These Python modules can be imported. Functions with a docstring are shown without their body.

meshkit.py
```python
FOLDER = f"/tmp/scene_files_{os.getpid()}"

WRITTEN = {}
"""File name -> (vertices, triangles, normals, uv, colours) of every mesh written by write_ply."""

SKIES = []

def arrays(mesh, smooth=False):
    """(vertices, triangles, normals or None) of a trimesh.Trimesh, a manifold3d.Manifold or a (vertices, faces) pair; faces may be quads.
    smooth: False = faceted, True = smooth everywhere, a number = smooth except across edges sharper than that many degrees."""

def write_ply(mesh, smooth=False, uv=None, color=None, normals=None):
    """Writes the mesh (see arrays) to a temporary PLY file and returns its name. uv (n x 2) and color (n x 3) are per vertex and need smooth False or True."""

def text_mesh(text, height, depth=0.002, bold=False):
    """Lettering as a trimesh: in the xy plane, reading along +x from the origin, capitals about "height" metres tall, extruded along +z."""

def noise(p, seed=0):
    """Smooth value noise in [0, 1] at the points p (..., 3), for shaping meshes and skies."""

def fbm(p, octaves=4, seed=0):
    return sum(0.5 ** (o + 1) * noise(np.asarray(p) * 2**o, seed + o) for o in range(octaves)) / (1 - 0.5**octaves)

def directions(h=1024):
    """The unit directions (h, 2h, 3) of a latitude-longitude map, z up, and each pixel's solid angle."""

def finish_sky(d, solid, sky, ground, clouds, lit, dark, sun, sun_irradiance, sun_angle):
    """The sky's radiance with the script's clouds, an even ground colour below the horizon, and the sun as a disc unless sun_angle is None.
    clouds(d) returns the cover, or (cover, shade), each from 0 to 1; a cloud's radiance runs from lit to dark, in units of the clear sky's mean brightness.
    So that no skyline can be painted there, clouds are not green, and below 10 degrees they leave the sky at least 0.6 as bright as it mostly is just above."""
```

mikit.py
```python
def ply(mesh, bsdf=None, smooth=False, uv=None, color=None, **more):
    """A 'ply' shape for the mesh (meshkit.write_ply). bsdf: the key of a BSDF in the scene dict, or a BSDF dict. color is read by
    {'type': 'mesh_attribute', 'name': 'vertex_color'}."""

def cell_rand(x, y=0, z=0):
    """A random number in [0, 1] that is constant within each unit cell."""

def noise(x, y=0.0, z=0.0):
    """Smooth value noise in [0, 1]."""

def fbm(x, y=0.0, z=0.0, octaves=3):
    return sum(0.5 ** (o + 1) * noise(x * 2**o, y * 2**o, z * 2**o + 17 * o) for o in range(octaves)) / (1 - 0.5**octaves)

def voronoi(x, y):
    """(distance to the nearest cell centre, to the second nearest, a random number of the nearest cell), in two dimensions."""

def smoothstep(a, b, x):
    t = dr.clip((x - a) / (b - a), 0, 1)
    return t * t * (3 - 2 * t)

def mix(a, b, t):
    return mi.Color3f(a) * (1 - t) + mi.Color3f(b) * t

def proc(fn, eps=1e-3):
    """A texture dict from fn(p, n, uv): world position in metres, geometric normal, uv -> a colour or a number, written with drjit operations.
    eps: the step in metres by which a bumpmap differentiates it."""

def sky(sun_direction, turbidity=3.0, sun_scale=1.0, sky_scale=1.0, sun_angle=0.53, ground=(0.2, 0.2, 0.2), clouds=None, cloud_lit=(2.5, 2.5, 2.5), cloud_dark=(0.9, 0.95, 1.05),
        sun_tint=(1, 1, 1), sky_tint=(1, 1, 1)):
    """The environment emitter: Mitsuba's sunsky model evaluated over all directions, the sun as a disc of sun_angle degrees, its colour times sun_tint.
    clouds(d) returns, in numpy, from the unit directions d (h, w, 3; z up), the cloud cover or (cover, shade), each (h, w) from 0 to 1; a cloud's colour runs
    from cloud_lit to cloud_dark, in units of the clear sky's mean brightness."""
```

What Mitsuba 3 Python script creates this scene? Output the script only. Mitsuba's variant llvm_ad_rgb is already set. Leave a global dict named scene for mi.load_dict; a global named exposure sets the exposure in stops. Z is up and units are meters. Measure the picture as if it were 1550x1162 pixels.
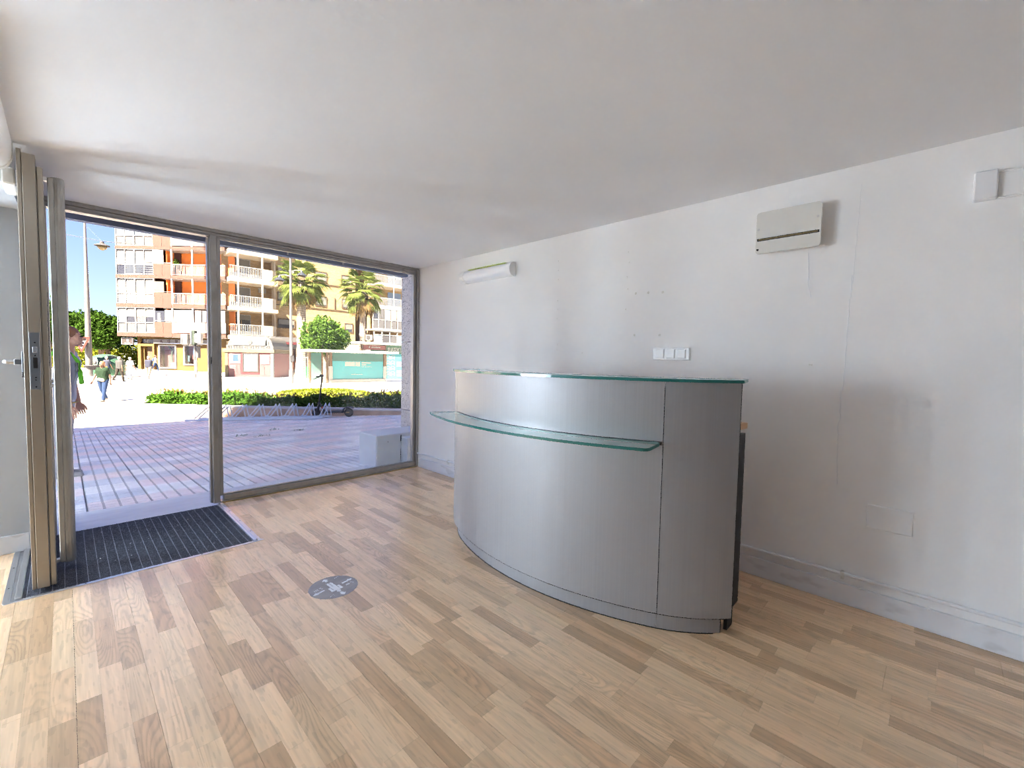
import math, random
import numpy as np, trimesh, mitsuba as mi, drjit as dr
import mikit, meshkit
import manifold3d as m3
from shapely.geometry import Polygon, Point, box as sbox, LineString
from shapely.ops import unary_union
from mikit import proc, noise, fbm, smoothstep, mix, cell_rand, voronoi
T = mi.ScalarTransform4f
scene, labels = {}, {}
random.seed(7); rng = np.random.default_rng(7)

# ------------------------------------------------------------------ camera, sky, sun, exposure
EYE = 1.2
CAM = np.array([[0.698, -0.023, 0.715], [-0.716, -0.050, 0.697], [0.020, -0.998, -0.052]])   # columns: right, down, forward
fwd, down = CAM[:, 2], CAM[:, 1]
scene['camera'] = {'type': 'perspective', 'fov': 99.129, 'fov_axis': 'x', 'near_clip': 0.02, 'far_clip': 600.0,
                   'to_world': T().look_at(origin=[0, 0, EYE], target=[float(fwd[0]), float(fwd[1]), EYE + float(fwd[2])], up=[float(-v) for v in down])}
SUN_EL, SUN_AZ = math.radians(44), (-0.86, -0.51)
SUN = (SUN_AZ[0] * math.cos(SUN_EL), SUN_AZ[1] * math.cos(SUN_EL), math.sin(SUN_EL))
scene['sky'] = mikit.sky(SUN, turbidity=2.6, sun_scale=0.75, sky_scale=0.12, sky_tint=(0.90, 0.79, 1.0), ground=(0.25, 0.25, 0.25))
exposure = 6.0
FILL_LAMP = 1.35                                      # radiance of the added fill lamps
FILL_TINT = (.80, .95, 1.10)

# ------------------------------------------------------------------ helpers
def lin(r, g, b):
    f = lambda c: c / 12.92 if c <= 0.04045 else ((c + 0.055) / 1.055) ** 2.4
    return [f(r / 255), f(g / 255), f(b / 255)]
def rgb(c): return {'type': 'rgb', 'value': [float(x) for x in c]}
def mat(name, color, rough=0.6, metal=0.0, spec=0.5, two=True, bump=None, bump_scale=1.0, **kw):
    b = {'type': 'principled', 'base_color': color if isinstance(color, dict) else rgb(color), 'roughness': rough, 'metallic': metal, **kw}
    if metal == 0.0: b['specular'] = spec
    if bump is not None: b = {'type': 'bumpmap', 'tex': bump, 'bsdf': b, 'scale': bump_scale}
    scene[name] = {'type': 'twosided', 'bsdf': b} if two else b
    return name
COUNT = {}
def numbered(key):
    n = COUNT.get(key, 0); COUNT[key] = n + 1
    return key if n == 0 else f'{key}_{n:03d}'
def arr(m):
    if hasattr(m, 'to_mesh'):
        q = m.to_mesh(); return trimesh.Trimesh(q.vert_properties[:, :3], q.tri_verts, process=False)
    return m
def add(name, mesh, m, parent=None, smooth=False, label=None, cat=None, group=None, kind=None, **kw):
    key = numbered(name if parent is None else parent + '__' + name)
    scene[key] = mesh if isinstance(mesh, dict) else mikit.ply(arr(mesh), m, smooth, **kw)
    tag(key, label, cat, group, kind)
    return key
def tag(key, label=None, cat=None, group=None, kind=None):
    d = {k: v for k, v in dict(label=label, category=cat, group=group, kind=kind).items() if v}
    if d: labels[key] = d
def thing(name, label=None, cat=None, group=None, kind=None):
    key = numbered(name); tag(key, label, cat, group, kind); return key
def bx(x0, x1, y0, y1, z0, z1):
    m = trimesh.creation.box((x1 - x0, y1 - y0, z1 - z0)); m.apply_translation(((x0 + x1) / 2, (y0 + y1) / 2, (z0 + z1) / 2)); return m
def cbx(x0, x1, y0, y1, z0, z1, c=0.004):
    P = []
    for X, s in ((x0, 1), (x1, -1)):
        for Y, t in ((y0, 1), (y1, -1)):
            for Z, u in ((z0, 1), (z1, -1)):
                P += [(X + s * c, Y + t * c, Z), (X + s * c, Y, Z + u * c), (X, Y + t * c, Z + u * c)]
    return trimesh.convex.convex_hull(np.array(P))
def cat(ms): return trimesh.util.concatenate([arr(m) for m in ms])
def xf(mesh, M): mesh = arr(mesh).copy(); mesh.apply_transform(M); return mesh
def tr(mesh, *v): mesh = arr(mesh).copy(); mesh.apply_translation(v); return mesh
def rot(deg, axis=(0, 0, 1), pt=(0, 0, 0)): return trimesh.transformations.rotation_matrix(math.radians(deg), axis, pt)
def cyl(p, q, r, n=12, r2=None):
    p, q = np.array(p, float), np.array(q, float); d = q - p; L = np.linalg.norm(d); d = d / L
    a = np.cross(d, [0, 0, 1] if abs(d[2]) < .9 else [1, 0, 0]); a /= np.linalg.norm(a); b = np.cross(d, a)
    t = np.arange(n) * 2 * np.pi / n; ring = np.cos(t)[:, None] * a + np.sin(t)[:, None] * b
    v = np.vstack([p + ring * r, q + ring * (r if r2 is None else r2), [p], [q]])
    i = np.arange(n); j = (i + 1) % n
    f = np.vstack([np.c_[i, j, j + n], np.c_[i, j + n, i + n], np.c_[j, i, i * 0 + 2 * n], np.c_[i + n, j + n, i * 0 + 2 * n + 1]])
    m = trimesh.Trimesh(v, f, process=False); return m
def tube(pts, r, n=8):
    pts = np.array(pts, float); R = np.broadcast_to(r, (len(pts),))
    t = np.gradient(pts, axis=0); t /= np.linalg.norm(t, axis=1, keepdims=True) + 1e-12
    a = np.cross(t, np.where(np.abs(t[:, 2:]) < .95, [0, 0, 1.], [1., 0, 0])); a /= np.linalg.norm(a, axis=1, keepdims=True) + 1e-12
    b = np.cross(t, a); g = np.arange(n) * 2 * np.pi / n
    v = (pts[:, None] + R[:, None, None] * (np.cos(g)[None, :, None] * a[:, None] + np.sin(g)[None, :, None] * b[:, None])).reshape(-1, 3)
    F = []
    for i in range(len(pts) - 1):
        for j in range(n):
            k = (j + 1) % n; F += [[i * n + j, i * n + k, (i + 1) * n + k], [i * n + j, (i + 1) * n + k, (i + 1) * n + j]]
    c0 = len(v); v = np.vstack([v, pts[0], pts[-1]]); e = (len(pts) - 1) * n
    for j in range(n):
        k = (j + 1) % n; F += [[c0, k, j], [c0 + 1, e + j, e + k]]
    return trimesh.Trimesh(v, F, process=False)
def prism(poly, z0, z1):
    ms = [trimesh.creation.extrude_polygon(g, z1 - z0, engine='earcut') for g in getattr(poly, 'geoms', [poly])]
    return tr(cat(ms), 0, 0, z0)
def lathe(profile, n=24):
    return trimesh.creation.revolve(np.array(profile, float), sections=n)
def ball(r, sub=2, s=(1, 1, 1), at=(0, 0, 0)):
    m = trimesh.creation.icosphere(subdivisions=sub, radius=r); m.apply_scale(s) if np.isscalar(s) else m.apply_transform(np.diag([*s, 1])); m.apply_translation(at); return m
def text(s, h, depth=0.004, bold=False, center=True):
    m = meshkit.text_mesh(s, h, depth, bold)
    if center: m.apply_translation((-(m.bounds[0][0] + m.bounds[1][0]) / 2, 0, 0))
    return m
def frame_mat(o, x, y, z):
    M = np.eye(4); M[:3, 0], M[:3, 1], M[:3, 2], M[:3, 3] = x, y, z, o; return M
def rectframe(x0, x1, z0, z1, y0, y1, w, wb=None):
    wb = w if wb is None else wb
    return cat([bx(x0, x0 + w, y0, y1, z0, z1), bx(x1 - w, x1, y0, y1, z0, z1), bx(x0 + w, x1 - w, y0, y1, z1 - w, z1), bx(x0 + w, x1 - w, y0, y1, z0, z0 + wb)])

# ------------------------------------------------------------------ materials
def f_wall(p, n, uv):
    t = fbm(p.x * 2.1 + p.y * 1.7, p.y * 2.3 - p.z * .3, p.z * 2.0, 3)
    return mix((0.77, 0.765, 0.755), (0.84, 0.835, 0.825), t)
def f_wall_bump(p, n, uv): return noise(p.x * 130, p.y * 130, p.z * 130) * .6 + noise(p.x * 300, p.y * 300, p.z * 300) * .4
def f_ceil(p, n, uv):
    t = fbm(p.x * 1.3, p.y * 1.3, 3.0, 3); return mix((0.67, 0.675, 0.685), (0.74, 0.745, 0.755), t)
def f_ceil_bump(p, n, uv): return smoothstep(.35, .75, noise(p.x * 85, p.y * 85, 1.0)) + .5 * noise(p.x * 200, p.y * 200, 4.0)
mat('m_wall', proc(f_wall), .85, bump=proc(f_wall_bump, 2e-3), bump_scale=0.0012, spec=.2)
mat('m_ceiling', proc(f_ceil), .9, bump=proc(f_ceil_bump, 2e-3), bump_scale=0.0006, spec=.15)
def f_laminate(p, n, uv):
    sx = p.x / 0.0637; i = dr.floor(sx); fx = sx - i
    L = 0.30 + 0.16 * cell_rand(i, 11)
    sy = p.y / L + 9 * cell_rand(i, 3); j = dr.floor(sy); fy = sy - j
    r, r2 = cell_rand(i, j, 5), cell_rand(i, j, 8)
    grain = fbm(p.x * 95 + 31 * r, p.y * 5.5 + 17 * r2, 2.0, 3)
    q = noise(p.x * 17 + 40 * r, p.y * 2.6 + 23 * r2, 1.0) * 11 + p.x * 22
    ring = q - dr.floor(q); ring = smoothstep(.0, .25, ring) * (1 - smoothstep(.55, 1.0, ring))
    swirl = smoothstep(.45, .8, cell_rand(i, j, 21))
    base = mix((0.75, 0.545, 0.345), (0.40, 0.240, 0.122), smoothstep(.25, 1.0, r) * .75)
    base = mix(base, (0.68, 0.43, 0.26), .35 * r2)
    c = base * (0.80 + 0.28 * grain + swirl * 0.16 * (ring - .5))
    fleck = smoothstep(.70, .80, noise(p.x * 150, p.y * 22, 5.0)) * .10
    edge = (1 - smoothstep(.0, .025, dr.minimum(fx, 1 - fx))) * .14 + (1 - smoothstep(.0, .006, dr.minimum(fy, 1 - fy))) * .10
    return c * (1 - edge) * (1 - fleck)
mat('m_laminate', proc(f_laminate), .25, spec=1.0, clearcoat=.7, clearcoat_gloss=.82)
mat('m_wall_shaded', (0.47, 0.495, 0.52), .85, spec=.2, bump=proc(f_wall_bump, 2e-3), bump_scale=0.0012)  # wall paint darkened to stand in for shade on the front wall
mat('m_wall_low_bounce', (0.22, 0.25, 0.29), .85, spec=.2)  # dark tone for the unseen walls, chosen to cut bounce light
mat('m_dark_gap', (0.06, 0.045, 0.03), .9)
mat('m_white_paint', (0.74, 0.75, 0.77), .45)
def f_skirting(p, n, uv):
    t = smoothstep(.58, .72, fbm(p.x * 9, p.y * 9, p.z * 18, 3)); return mix((0.70, 0.71, 0.73), (0.60, 0.60, 0.61), t)
mat('m_skirting', proc(f_skirting), .5)
mat('m_white_plastic', (0.80, 0.80, 0.79), .3, clearcoat=.2)
mat('m_cream_plastic', (0.66, 0.65, 0.61), .42)
mat('m_lamp_diffuser', (0.80, 0.81, 0.82), .25)
mat('m_yellow_strip', (0.52, 0.58, 0.22), .5)
mat('m_black', (0.012, 0.012, 0.014), .5)
mat('m_dark_grey', (0.05, 0.05, 0.055), .5)
mat('m_brass', (0.42, 0.30, 0.12), .35, 1.0)
def f_alu(p, n, uv):
    t = fbm(p.x * 40, p.y * 40, p.z * 1.2, 3); d = smoothstep(.5, .8, fbm(p.x * 25, p.y * 25, p.z * 9, 3))
    return mix(mix((0.36, 0.345, 0.325), (0.46, 0.445, 0.42), t), (0.25, 0.22, 0.18), d * .4)
mat('m_aluminium', proc(f_alu), .38, .75)
mat('m_alu_bright', (0.62, 0.63, 0.66), .26, .9)
mat('m_alu_old', (0.40, 0.36, 0.30), .42, .7)
mat('m_steel', (0.55, 0.55, 0.55), .2, 1.0)
def f_silver(p, n, uv):
    t = noise(p.x * 260 + p.y * 210, p.y * 260, p.z * .8) * .5 + noise(p.x * 900, p.y * 900, p.z * 900) * .5
    return mix((0.335, 0.335, 0.345), (0.385, 0.385, 0.395), t)
mat('m_silver', proc(f_silver), .47, .5)
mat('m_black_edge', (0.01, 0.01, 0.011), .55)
mat('m_light_wood', (0.56, 0.36, 0.21), .45)
mat('m_teal_edge', (0.015, 0.13, 0.115), .12, spec=.8)
mat('m_teal_edge_pale', (0.28, 0.50, 0.47), .15, spec=.8)
scene['m_glass_tint'] = {'type': 'dielectric', 'int_ior': 1.5, 'ext_ior': 1.0, 'specular_transmittance': rgb((.80, .93, .90))}
scene['m_pane'] = {'type': 'thindielectric', 'int_ior': 1.5, 'specular_transmittance': rgb((.95, .985, .975))}
scene['m_pane_clear'] = {'type': 'thindielectric', 'int_ior': 1.5}
def f_mat(p, n, uv):
    s = smoothstep(.62, .8, noise(p.x * 420, p.y * 420, 1.0)); g = fbm(p.x * 60, p.y * 60, 2.0, 3)
    return mix(mix((0.026, 0.027, 0.034), (0.062, 0.064, 0.080), g), (0.21, 0.22, 0.27), s * .55)
mat('m_doormat', proc(f_mat), .95, spec=.1)
mat('m_mat_rib', (0.20, 0.21, 0.25), .9)
def f_sticker(p, n, uv):
    t = fbm(p.x * 20, p.y * 30, 1.0, 3); return mix((0.19, 0.18, 0.20), (0.30, 0.28, 0.29), t)
mat('m_sticker', proc(f_sticker), .45)
mat('m_sticker_white', (0.66, 0.67, 0.72), .4)
mat('m_sticker_red', (0.35, 0.10, 0.07), .5)
mat('m_shadow_gap', (0.03, 0.03, 0.032), .9)
# outside
def f_granite(p, n, uv):
    s = noise(p.x * 95, p.y * 95, p.z * 95); t = noise(p.x * 55, p.y * 55, p.z * 55)
    return mix(mix((0.40, 0.375, 0.36), (0.56, 0.53, 0.51), t), (0.10, 0.095, 0.10), smoothstep(.68, .76, s))
mat('m_granite', proc(f_granite), .4)
def f_slab(p, n, uv): return mix((0.66, 0.65, 0.65), (0.76, 0.75, 0.75), fbm(p.x * 8, p.y * 30, 1.0, 3))
mat('m_threshold', proc(f_slab), .55)
def f_whiteblock(p, n, uv):
    t = fbm(p.x * 5, p.y * 5, p.z * 7, 3); c = smoothstep(.80, .86, noise(p.x * 23, p.y * 23, p.z * 11))
    return mix(mix((0.60, 0.62, 0.62), (0.70, 0.72, 0.72), t), (0.2, 0.2, 0.2), c * .0)
mat('m_white_render', proc(f_whiteblock), .7)
mat('m_fascia', (0.16, 0.20, 0.30), .6)
def f_tile(p, n, uv):
    return mi.Color3f(0.86 + 0.28 * fbm(p.x * 6, p.y * 6, 1.0, 3))
def grout(p):
    u, v = (p.x + .3) / .1, (p.y - 4.722) / .1
    fu, fv = u - dr.floor(u), v - dr.floor(v)
    return (1 - .38 * (1 - smoothstep(.07, .10, dr.minimum(fu, 1 - fu)))) * (1 - .30 * (1 - smoothstep(.025, .05, dr.minimum(fv, 1 - fv))))
for nm, c in (('blue', (0.72, 0.72, 0.745)), ('white', (0.91, 0.895, 0.87)), ('pink', (0.88, 0.775, 0.745))):
    def f_t(p, n, uv, c=c): return mi.Color3f(c) * (0.84 + 0.28 * fbm(p.x * 6, p.y * 6, 1.0, 3)) * grout(p)
    mat('m_tile_' + nm, proc(f_t), .55)
mat('m_tile_vertex', {'type': 'mesh_attribute', 'name': 'vertex_color'}, .6)
def f_road(p, n, uv): return mix((0.20, 0.195, 0.19), (0.27, 0.265, 0.26), fbm(p.x * 3, p.y * 3, 1.0, 3))
mat('m_road', proc(f_road), .85)
mat('m_road_white', (0.52, 0.52, 0.51), .7)
def f_sidewalk(p, n, uv):
    u, v = p.x / .6, p.y / .6
    e = dr.minimum(dr.minimum(u - dr.floor(u), 1 - (u - dr.floor(u))), dr.minimum(v - dr.floor(v), 1 - (v - dr.floor(v))))
    return mix((0.24, 0.23, 0.22), (0.36, 0.345, 0.33), smoothstep(.0, .03, e) * (.6 + .4 * cell_rand(u, v)))
mat('m_sidewalk', proc(f_sidewalk), .8)
mat('m_kerb', (0.34, 0.33, 0.32), .8)
def f_planter(p, n, uv):
    t = fbm(p.x * 2.5, p.y * 2.5, p.z * 6, 3)
    st = smoothstep(.45, .75, fbm(p.x * 3, p.y * 3, p.z * 1.0, 3) + .4 * (1 - smoothstep(-.62, -.35, p.z)))
    return mix(mix((0.46, 0.345, 0.28), (0.56, 0.44, 0.36), t), (0.25, 0.16, 0.115), st * .7)
mat('m_planter', proc(f_planter), .85)
mat('m_coping', (0.52, 0.52, 0.53), .7)
mat('m_gravel', (0.46, 0.41, 0.36), .95)
mat('m_lawn', (0.20, 0.27, 0.06), .9)
mat('m_soil', (0.10, 0.075, 0.05), .95)
def leafmat(name, c, t, v=.5):
    def f(p, n, uv): return mi.Color3f(c) * (1 - v / 2 + v * noise(p.x * 9, p.y * 9, p.z * 9))
    scene[name] = {'type': 'principledthin', 'base_color': proc(f), 'roughness': .5, 'diff_trans': t, 'specular': .3} if False else \
        {'type': 'principledthin', 'base_color': proc(f), 'roughness': .5, 'diff_trans': t}
leafmat('m_leaf_hedge', (0.047, 0.110, 0.017), .6, .9)
leafmat('m_leaf_new', (0.210, 0.125, 0.050), .6, .6)
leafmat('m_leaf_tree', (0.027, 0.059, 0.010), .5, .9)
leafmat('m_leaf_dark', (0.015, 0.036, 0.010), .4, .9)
leafmat('m_leaf_yellow', (0.136, 0.160, 0.018), .8, .7)
leafmat('m_leaf_palm', (0.077, 0.102, 0.028), .6, .8)
leafmat('m_leaf_dry', (0.120, 0.080, 0.036), .4, .5)
leafmat('m_leaf_round', (0.055, 0.105, 0.022), .6, .9)
mat('m_bark', (0.10, 0.075, 0.055), .95)
def f_palmbark(p, n, uv):
    r = p.z * 5.5 + .6 * noise(p.x * 4, p.y * 4, p.z * 3); r = r - dr.floor(r)
    return mix((0.115, 0.095, 0.08), (0.20, 0.17, 0.145), smoothstep(.2, .6, r)) * (.7 + .6 * noise(p.x * 14, p.y * 14, p.z * 14))
mat('m_palm_bark', proc(f_palmbark), .95)
def f_brick(p, n, uv):
    k = p.z / .075; i = dr.floor(k); u = (p.x + p.y) / .26 + .5 * (i - 2 * dr.floor(i / 2)); j = dr.floor(u)
    fz, fu = k - i, u - j
    m = smoothstep(.0, .12, dr.minimum(fz, 1 - fz)) * smoothstep(.0, .04, dr.minimum(fu, 1 - fu))
    r = cell_rand(i, j); b = smoothstep(.4, .8, noise(p.x * .7, p.y * .7, p.z * 4.0))
    return mix((0.21, 0.17, 0.115), mix(mix((0.20, 0.13, 0.060), (0.26, 0.175, 0.085), r), (0.165, 0.10, 0.042), b * .5), m)
mat('m_brick', proc(f_brick), .85)
mat('m_cream_wall', (0.24, 0.2, 0.15), .8)
mat('m_cream_slab', (0.26, 0.225, 0.18), .8)
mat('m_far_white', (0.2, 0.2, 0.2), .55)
mat('m_far_frame', (0.2, 0.2, 0.21), .5)
mat('m_shutter', (0.1, 0.1, 0.095), .6)
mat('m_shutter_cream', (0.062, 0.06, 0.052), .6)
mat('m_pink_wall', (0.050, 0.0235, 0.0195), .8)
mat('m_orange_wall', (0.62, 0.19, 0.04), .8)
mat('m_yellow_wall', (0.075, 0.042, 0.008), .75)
mat('m_far_glass', (0.12, 0.17, 0.23), .08, spec=1.0)
mat('m_far_dark', (0.02, 0.022, 0.03), .2, spec=.8)
mat('m_curtain', (0.05, 0.051, 0.06), .8)
mat('m_curtain_dark', (0.03, 0.03, 0.038), .8)
mat('m_sill', (0.05, 0.032, 0.02), .8)
mat('m_roller', (0.07, 0.046, 0.03), .6)
mat('m_sign_white', (0.075, 0.075, 0.082), .5)
mat('m_sign_letter', (0.02, 0.004, 0.004), .5)
mat('m_sign_black', (0.03, 0.025, 0.025), .4)
mat('m_kiosk_red', (0.085, 0.01, 0.017), .5)
mat('m_kiosk_pink', (0.105, 0.04, 0.047), .5)
mat('m_kiosk_metal', (0.1, 0.105, 0.115), .45, .5)
mat('m_kiosk_band', (0.085, 0.066, 0.042), .6)
mat('m_poster_blue', (0.012, 0.035, 0.08), .5)
mat('m_gate_orange', (0.09, 0.027, 0.01), .6)
mat('m_awning', (0.06, 0.008, 0.012), .7)
mat('m_turquoise', (0.040, 0.18, 0.21), .35)
mat('m_parking_green', (0.036, 0.08, 0.058), .5)
mat('m_shelter_brown', (0.07, 0.043, 0.026), .55)
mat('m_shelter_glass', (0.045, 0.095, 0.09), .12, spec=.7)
mat('m_red_panel', (0.13, 0.042, 0.04), .5)
mat('m_container', (0.01, 0.055, 0.028), .45)
mat('m_container_lid', (0.026, 0.068, 0.046), .45)
mat('m_pole', (0.1, 0.1, 0.108), .45, .3)
mat('m_yield_red', (0.1, 0.014, 0.01), .45)
mat('m_yield_white', (0.16, 0.16, 0.16), .45)
mat('m_signal_green', (0.02, 0.032, 0.027), .45)
mat('m_lantern_blue', (0.02, 0.024, 0.034), .4)
mat('m_lantern_glass', (0.12, 0.09, 0.045), .3)
mat('m_rack', (0.62, 0.70, 0.80), .4, .3)
mat('m_rubber', (0.016, 0.016, 0.018), .8)
mat('m_scooter_grey', (0.03, 0.033, 0.042), .45)
mat('m_scooter_orange', (0.60, 0.10, 0.03), .4)
mat('m_skin', (0.43, 0.235, 0.165), .55)
mat('m_skin_tan', (0.125, 0.068, 0.048), .6)
mat('m_hair_dark', (0.035, 0.022, 0.016), .6)
mat('m_hair_auburn', (0.17, 0.075, 0.04), .55)
mat('m_hair_grey', (0.34, 0.32, 0.30), .6)
for nm, c in dict(white=(.30, .30, .32), grey=(.035, .037, .042), navy=(.022, .026, .045), green=(.006, .018, .010), lime=(.12, .40, .03), jeans=(.012, .027, .075), orange=(.16, .06, .012), tan=(.12, .09, .06),
                  beige=(.16, .145, .125), dark=(.018, .016, .015), blue=(.03, .06, .17), pale=(.30, .315, .36), pink=(.15, .10, .08)).items():
    mat('m_cloth_' + nm, c, .85, spec=.2, sheen=.3)

# ================================================================== THE ROOM
XR, YS, ZC = 2.75, 4.148, 2.195          # right wall, shop front, ceiling
XL, YB = -3.8, -4.2
add('floor', bx(XL - .1, XR + .15, YB - .1, 4.02, -.2, -.0105), 'm_dark_gap', kind='structure', label='wood laminate floor of the shop in pale beech strips')
add('far_boards', cat([bx(XL, -2.6, YB, 4.118, -.0095, 0), bx(-2.6, XR - .006, YB, -1.6, -.0095, 0)]), 'm_laminate', 'floor')
recess = sbox(-.23, 3.11, .872, 4.3)
bw, bl = .1911, 1.285
i0 = int(math.floor(XL / bw)) - 1
for i in range(i0, int(XR / bw) + 2):
    off = ((i * 0.37) % 1.0) * bl
    for j in range(-5, 5):
        g = sbox(i * bw + .0004, j * bl + off + .0004, (i + 1) * bw - .0004, (j + 1) * bl + off - .0004)
        g = g.intersection(sbox(-2.6, -1.6, XR - .006, 4.118)).difference(recess)
        for q in getattr(g, 'geoms', [g]):
            if q.is_empty or q.area < 1e-3: continue
            add('plank', prism(q, -.0095, 0), 'm_laminate', 'floor')
ceil = add('ceiling', bx(XL - .1, XR + .15, YB - .1, 4.30, ZC, ZC + .2), 'm_ceiling', kind='structure', label='low textured pale grey plaster ceiling')
wr = add('wall_right', bx(XR, XR + .15, YB - .1, 4.25, -.2, ZC), 'm_wall', kind='structure', label='long pale grey painted wall on the right of the room')
# hairline cracks, filled holes and the painted-over plate
def crack(pts, w=.0022):
    P = [(y, z) for y, z in pts]; out = []
    for k in range(len(P) - 1):
        (y0, z0), (y1, z1) = P[k], P[k + 1]; n = max(2, int(abs(z1 - z0) / .02))
        for q in range(n):
            out.append((y0 + (y1 - y0) * q / n + rng.normal(0, .0012), z0 + (z1 - z0) * q / n))
    out.append(P[-1])
    return tube([(XR - .0004, y, z) for y, z in out], w, 5)
add('crack', crack([(.521, 1.803), (.516, 1.72), (.511, 1.62), (.498, 1.566)]), 'm_white_paint', wr)
add('crack', crack([(.330, 1.66), (.331, 1.55)]), 'm_white_paint', wr)
add('crack', crack([(.336, 1.545), (.338, 1.30), (.341, 1.088), (.349, 1.082), (.345, .93), (.352, .92), (.343, .60)]), 'm_white_paint', wr)
add('seam', crack([(.315, 2.10), (.318, 1.95), (.326, 1.62)], .0014), 'm_white_paint', wr)
for y, z in [(2.194, 1.999), (2.192, 1.927), (2.189, 1.854), (2.191, 1.688), (2.189, 1.62), (2.193, 1.547), (2.186, 1.342), (2.185, 1.3), (1.942, 1.274), (1.578, 1.974), (1.57, 1.901), (1.582, 1.802), (1.573, 1.719), (1.584, 1.579), (.488, 1.212), (.478, 1.212)]:
    add('filled_hole', ball(.005, 1, (.4, 1, 1), (XR, y, z)), 'm_cream_plastic', wr)
for y, z in [(1.511, 1.397), (1.328, 1.392), (1.512, 1.682), (1.419, 1.678), (1.317, 1.672)]:
    add('filled_hole', ball(.009, 1, (.3, 1, 1), (XR, y, z)), 'm_cream_plastic', wr)
add('cover_plate', cbx(XR - .007, XR + .01, .047, .218, .417, .534, .003), 'm_wall', wr)
add('baseboard_right', cbx(XR - .013, XR + .01, YB, 4.10, 0, .105, .003), 'm_skirting', kind='structure', label='white painted baseboard along the right wall')
# front: pillar left of the door with its soffit, rest of the shell
wf = add('wall_front', cat([bx(-.80, -.172, 3.90, 4.30, -.2, ZC), bx(XL - .1, -3.55, 3.90, 4.30, -.2, ZC), bx(-3.55, -.80, 3.90, 4.30, 2.12, ZC), bx(-3.55, -.80, 3.90, 4.30, -.2, .05)]), 'm_wall_shaded', kind='structure', label='wall left of the open glass door, its paint darkened for shade')
add('soffit', bx(-.80, -.166, 3.33, 3.90, 2.03, ZC), 'm_wall_shaded', wf)
add('baseboard_front', cbx(-.80, -.172, 3.885, 3.91, 0, .108, .003), 'm_skirting', kind='structure', label='white baseboard under the darkened wall left of the door')
add('wall_left', bx(XL - .15, XL, YB - .1, 4.3, -.2, ZC), 'm_wall_low_bounce', kind='structure', label='slate grey left side wall, unseen, dark to cut bounce light')
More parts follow.
